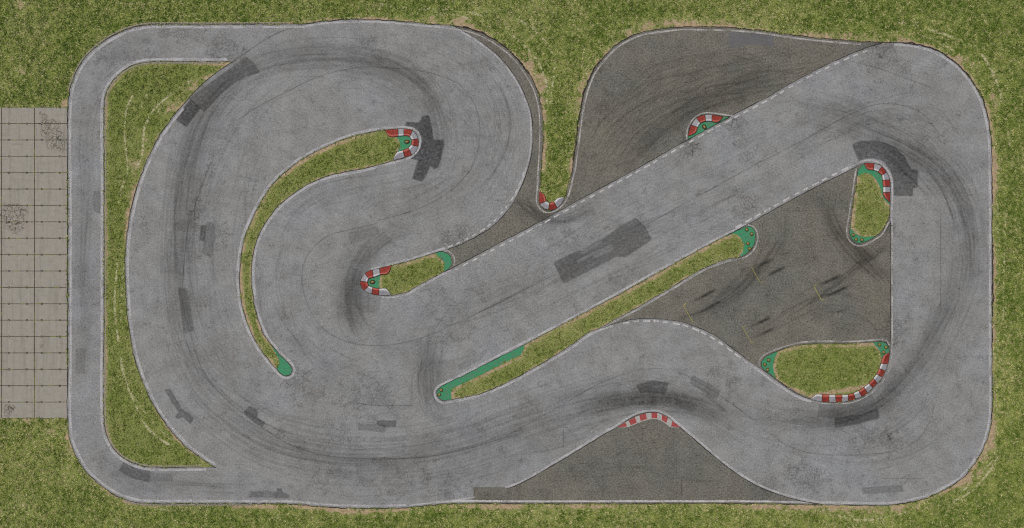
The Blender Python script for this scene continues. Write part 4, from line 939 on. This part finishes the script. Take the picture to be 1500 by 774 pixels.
CAP_L = ring_mesh('long_cap', [(.108,.030),(.108,.060),(.098,.082),(.070,.096),(.040,.101),(.015,.102)], 24, M_STUD, 1.35, .78)
def stud(x, y, label, long=False, rot=0., group='round yellow studs on the green paint', sc=1.):
    e = bpy.data.objects.new('marker_stud', None); COL.objects.link(e)
    e.location = (float(wx(x)), float(wy(y)), .003); e.rotation_euler = (0, 0, rot); e.scale = (sc, sc, 1); e.empty_display_size = .2
    tag(e, label, 'marker stud', group)
    link('base', BASE_L if long else BASE, e); link('cap', CAP_L if long else CAP, e)
W_ = 'round yellow stud, right tip of the wedge island, '
for x, y, t in ((1093.7,336.7,'topmost of four'),(1101,343,'second of four from top'),(1095.5,357,'third of four from top'),(1098,364.7,'lowest of four')): stud(x, y, W_+t)
W_ = 'round yellow stud at the foot of the upright island, '
for x, y, t in ((1250,344.4,'upper left of three'),(1254,351.2,'middle of three'),(1262.5,351.7,'rightmost of three')): stud(x, y, W_+t)
W_ = 'round yellow stud at the left end of the oval island, '
for x, y, t in ((1125.8,527.7,'topmost of three'),(1120.3,534.2,'leftmost of three'),(1124.5,542,'lowest of three')): stud(x, y, W_+t)
W_ = 'round yellow stud at the top right of the oval lawn, '
for x, y, t in ((1288.2,505,'leftmost of three'),(1297.8,509.2,'rightmost of three'),(1294.3,516.3,'lowest of three')): stud(x, y, W_+t)
W_ = 'round yellow stud at the left end of the long wedge island, '
for x, y, t in ((646.5,571.7,'upper of two'),(643.6,578.2,'lower of two')): stud(x, y, W_+t)
G_ = 'oval yellow studs behind the kerbs'
stud(596.2, 208, 'oval yellow stud inside the kerb at the tip of the long curved island', True, .15, G_)
stud(545.6, 413.4, 'oval yellow stud on a dark base inside the kerb of the small teardrop island', True, .1, G_)
stud(1031.8, 186.2, 'oval yellow stud set aslant on green paint behind the short kerb beside the straight', True, -1.1, G_)

# ------------------------------------------------------------------ grass blades
def blades():
    m = np.isin(cls, [K['ground'],K['crescent'],K['C'],K['2'],K['W'],K['R'],K['O']])
    js, is_ = np.nonzero(m)
    inview = (cxs[is_] > -30) & (cxs[is_] < W+30) & (cys[js] > -30) & (cys[js] < H+30)
    js, is_ = js[inview], is_[inview]
    n = int(len(js)*.42)
    pick = RNG.integers(0, len(js), n)
    j, i = js[pick], is_[pick]
    x = cxs[i]+RNG.uniform(-.6,.6,n)*C; y = cys[j]+RNG.uniform(-.6,.6,n)*C
    d = dirt[j, i]; wv = worn[j, i]; lu = n1[j, i]*.5+n0[j, i]*.5
    keep = RNG.random(n) > np.clip(d*1.6+wv*1.0, 0, .98)
    x, y, d, wv, lu = x[keep], y[keep], d[keep], wv[keep], lu[keep]; j, i = j[keep], i[keep]; n = len(x)
    edge_ = np.clip((10-dist[j, i])/8, 0, 1)*n2[j, i]
    tuft0 = n2[j, i]*.6 + n3[j, i]*.6 - .6
    # the lawn runs on past the mapped area, thinner with distance
    ex = RNG.uniform(-230, W+230, 90000); ey = RNG.uniform(-230, H+230, 90000)
    o_ = ((ex < -29) | (ex > W+29) | (ey < -29) | (ey > H+29)) & ~((ex < 99) & (ey > 156) & (ey < 614))
    ex, ey = ex[o_], ey[o_]; m_ = len(ex); z_ = np.zeros(m_)
    x, y = np.concatenate([x, ex]), np.concatenate([y, ey]); d, wv = np.concatenate([d, z_]), np.concatenate([wv, z_])
    lu = np.concatenate([lu, z_+.5]); clump = np.concatenate([tuft0, RNG.normal(0, .15, m_)]); n = len(x)
    edge_ = np.concatenate([edge_, z_])
    big = np.concatenate([np.ones(len(tuft0)), np.full(m_, 1.6)])
    B = 4
    X, Y = wx(x), wy(y)
    tuft_s = np.clip(.36+(.5-lu)*.35+clump*1.0+RNG.normal(0,.18,n), 0, 1)
    straw_t = (RNG.random(n) < (.55*edge_+.12+.35*np.clip(d+wv,0,1)+.22*np.clip(.5-lu,0,.5)*2)).astype(float)
    V = np.zeros((n, B, 4, 3)); 
    ang = RNG.uniform(0, 2*np.pi, (n, B)); ln = RNG.uniform(.07, .19, (n, B)); wd = RNG.uniform(.014, .030, (n, B)); hh = RNG.uniform(.02, .075, (n, B)); ln *= big[:,None]; wd *= big[:,None]**1.5
    bx = X[:,None]+RNG.normal(0,.03,(n,B)); by = Y[:,None]+RNG.normal(0,.03,(n,B))
    ca, sa = np.cos(ang), np.sin(ang)
    for k, (f, s, z) in enumerate(((0,-1,0),(0,1,0),(.65,.9,1.),(1.,0,.62))):
        V[:,:,k,0] = bx+ca*ln*f-sa*wd*s; V[:,:,k,1] = by+sa*ln*f+ca*wd*s; V[:,:,k,2] = -.002+hh*z
    V[:,:,2,0] = bx+ca*ln*.6-sa*wd*.9; V[:,:,2,1] = by+sa*ln*.6+ca*wd*.9
    idx = np.arange(n*B*4).reshape(-1,4)
    tri = np.concatenate([idx[:,[0,3,1]], idx[:,[1,3,2]]])
    me = mesh_np('grass_blades', V.reshape(-1,3), tri.ravel(), np.full(len(tri),3), [M_BLADE])
    sh = np.clip(tuft_s[:,None]+RNG.normal(0,.16,(n,B)),0,1); stw = np.clip(straw_t[:,None]*RNG.uniform(.3,1.,(n,B)),0,1)
    add_attr(me, 'shade', np.repeat(sh.ravel(),4)); add_attr(me, 'straw', np.repeat(stw.ravel(),4))
    link('grass_blades', me, kind='stuff', label='short mown grass with dry straw patches around and inside the track', category='grass')
blades()

# ------------------------------------------------------------------ light, sky, camera
w = bpy.data.worlds.new('World'); scene.world = w; w.use_nodes = True
nt = w.node_tree; bg = nt.nodes['Background']; sky = nt.nodes.new('ShaderNodeTexSky')
sky.sky_type = 'NISHITA'; sky.sun_disc = False
EL, AZ = math.radians(58), math.radians(-40)
sky.sun_elevation = EL; sky.sun_rotation = AZ; sky.air_density = 1.; sky.dust_density = 3.
nt.links.new(sky.outputs[0], bg.inputs[0]); bg.inputs[1].default_value = .10
sd = bpy.data.lights.new('sun', 'SUN'); sd.energy = 1.5; sd.angle = math.radians(12); sd.color = (1., .93, .83)
so = bpy.data.objects.new('sun', sd); COL.objects.link(so)
dirv = Vector((math.sin(AZ)*math.cos(EL), math.cos(AZ)*math.cos(EL), math.sin(EL)))
so.rotation_euler = dirv.to_track_quat('Z', 'Y').to_euler(); so.location = dirv*60
HC = 120.
cd = bpy.data.cameras.new('camera'); cd.sensor_width = 36; cd.lens = 36*HC/(W*S); cd.clip_start = 1; cd.clip_end = 5000
co_ = bpy.data.objects.new('camera', cd); COL.objects.link(co_); co_.location = (0, 0, HC); scene.camera = co_
vs = scene.view_settings; vs.view_transform = 'Standard'; vs.look = 'None'; vs.gamma = 1; vs.use_curve_mapping = False; vs.exposure = 0.15
scene.render.film_transparent = False

scene.cycles.use_denoising = False
scene.cycles.filter_width = 1.15
scene.cycles.max_bounces = 3; scene.cycles.diffuse_bounces = 2; scene.cycles.glossy_bounces = 1
scene.cycles.use_adaptive_sampling = False
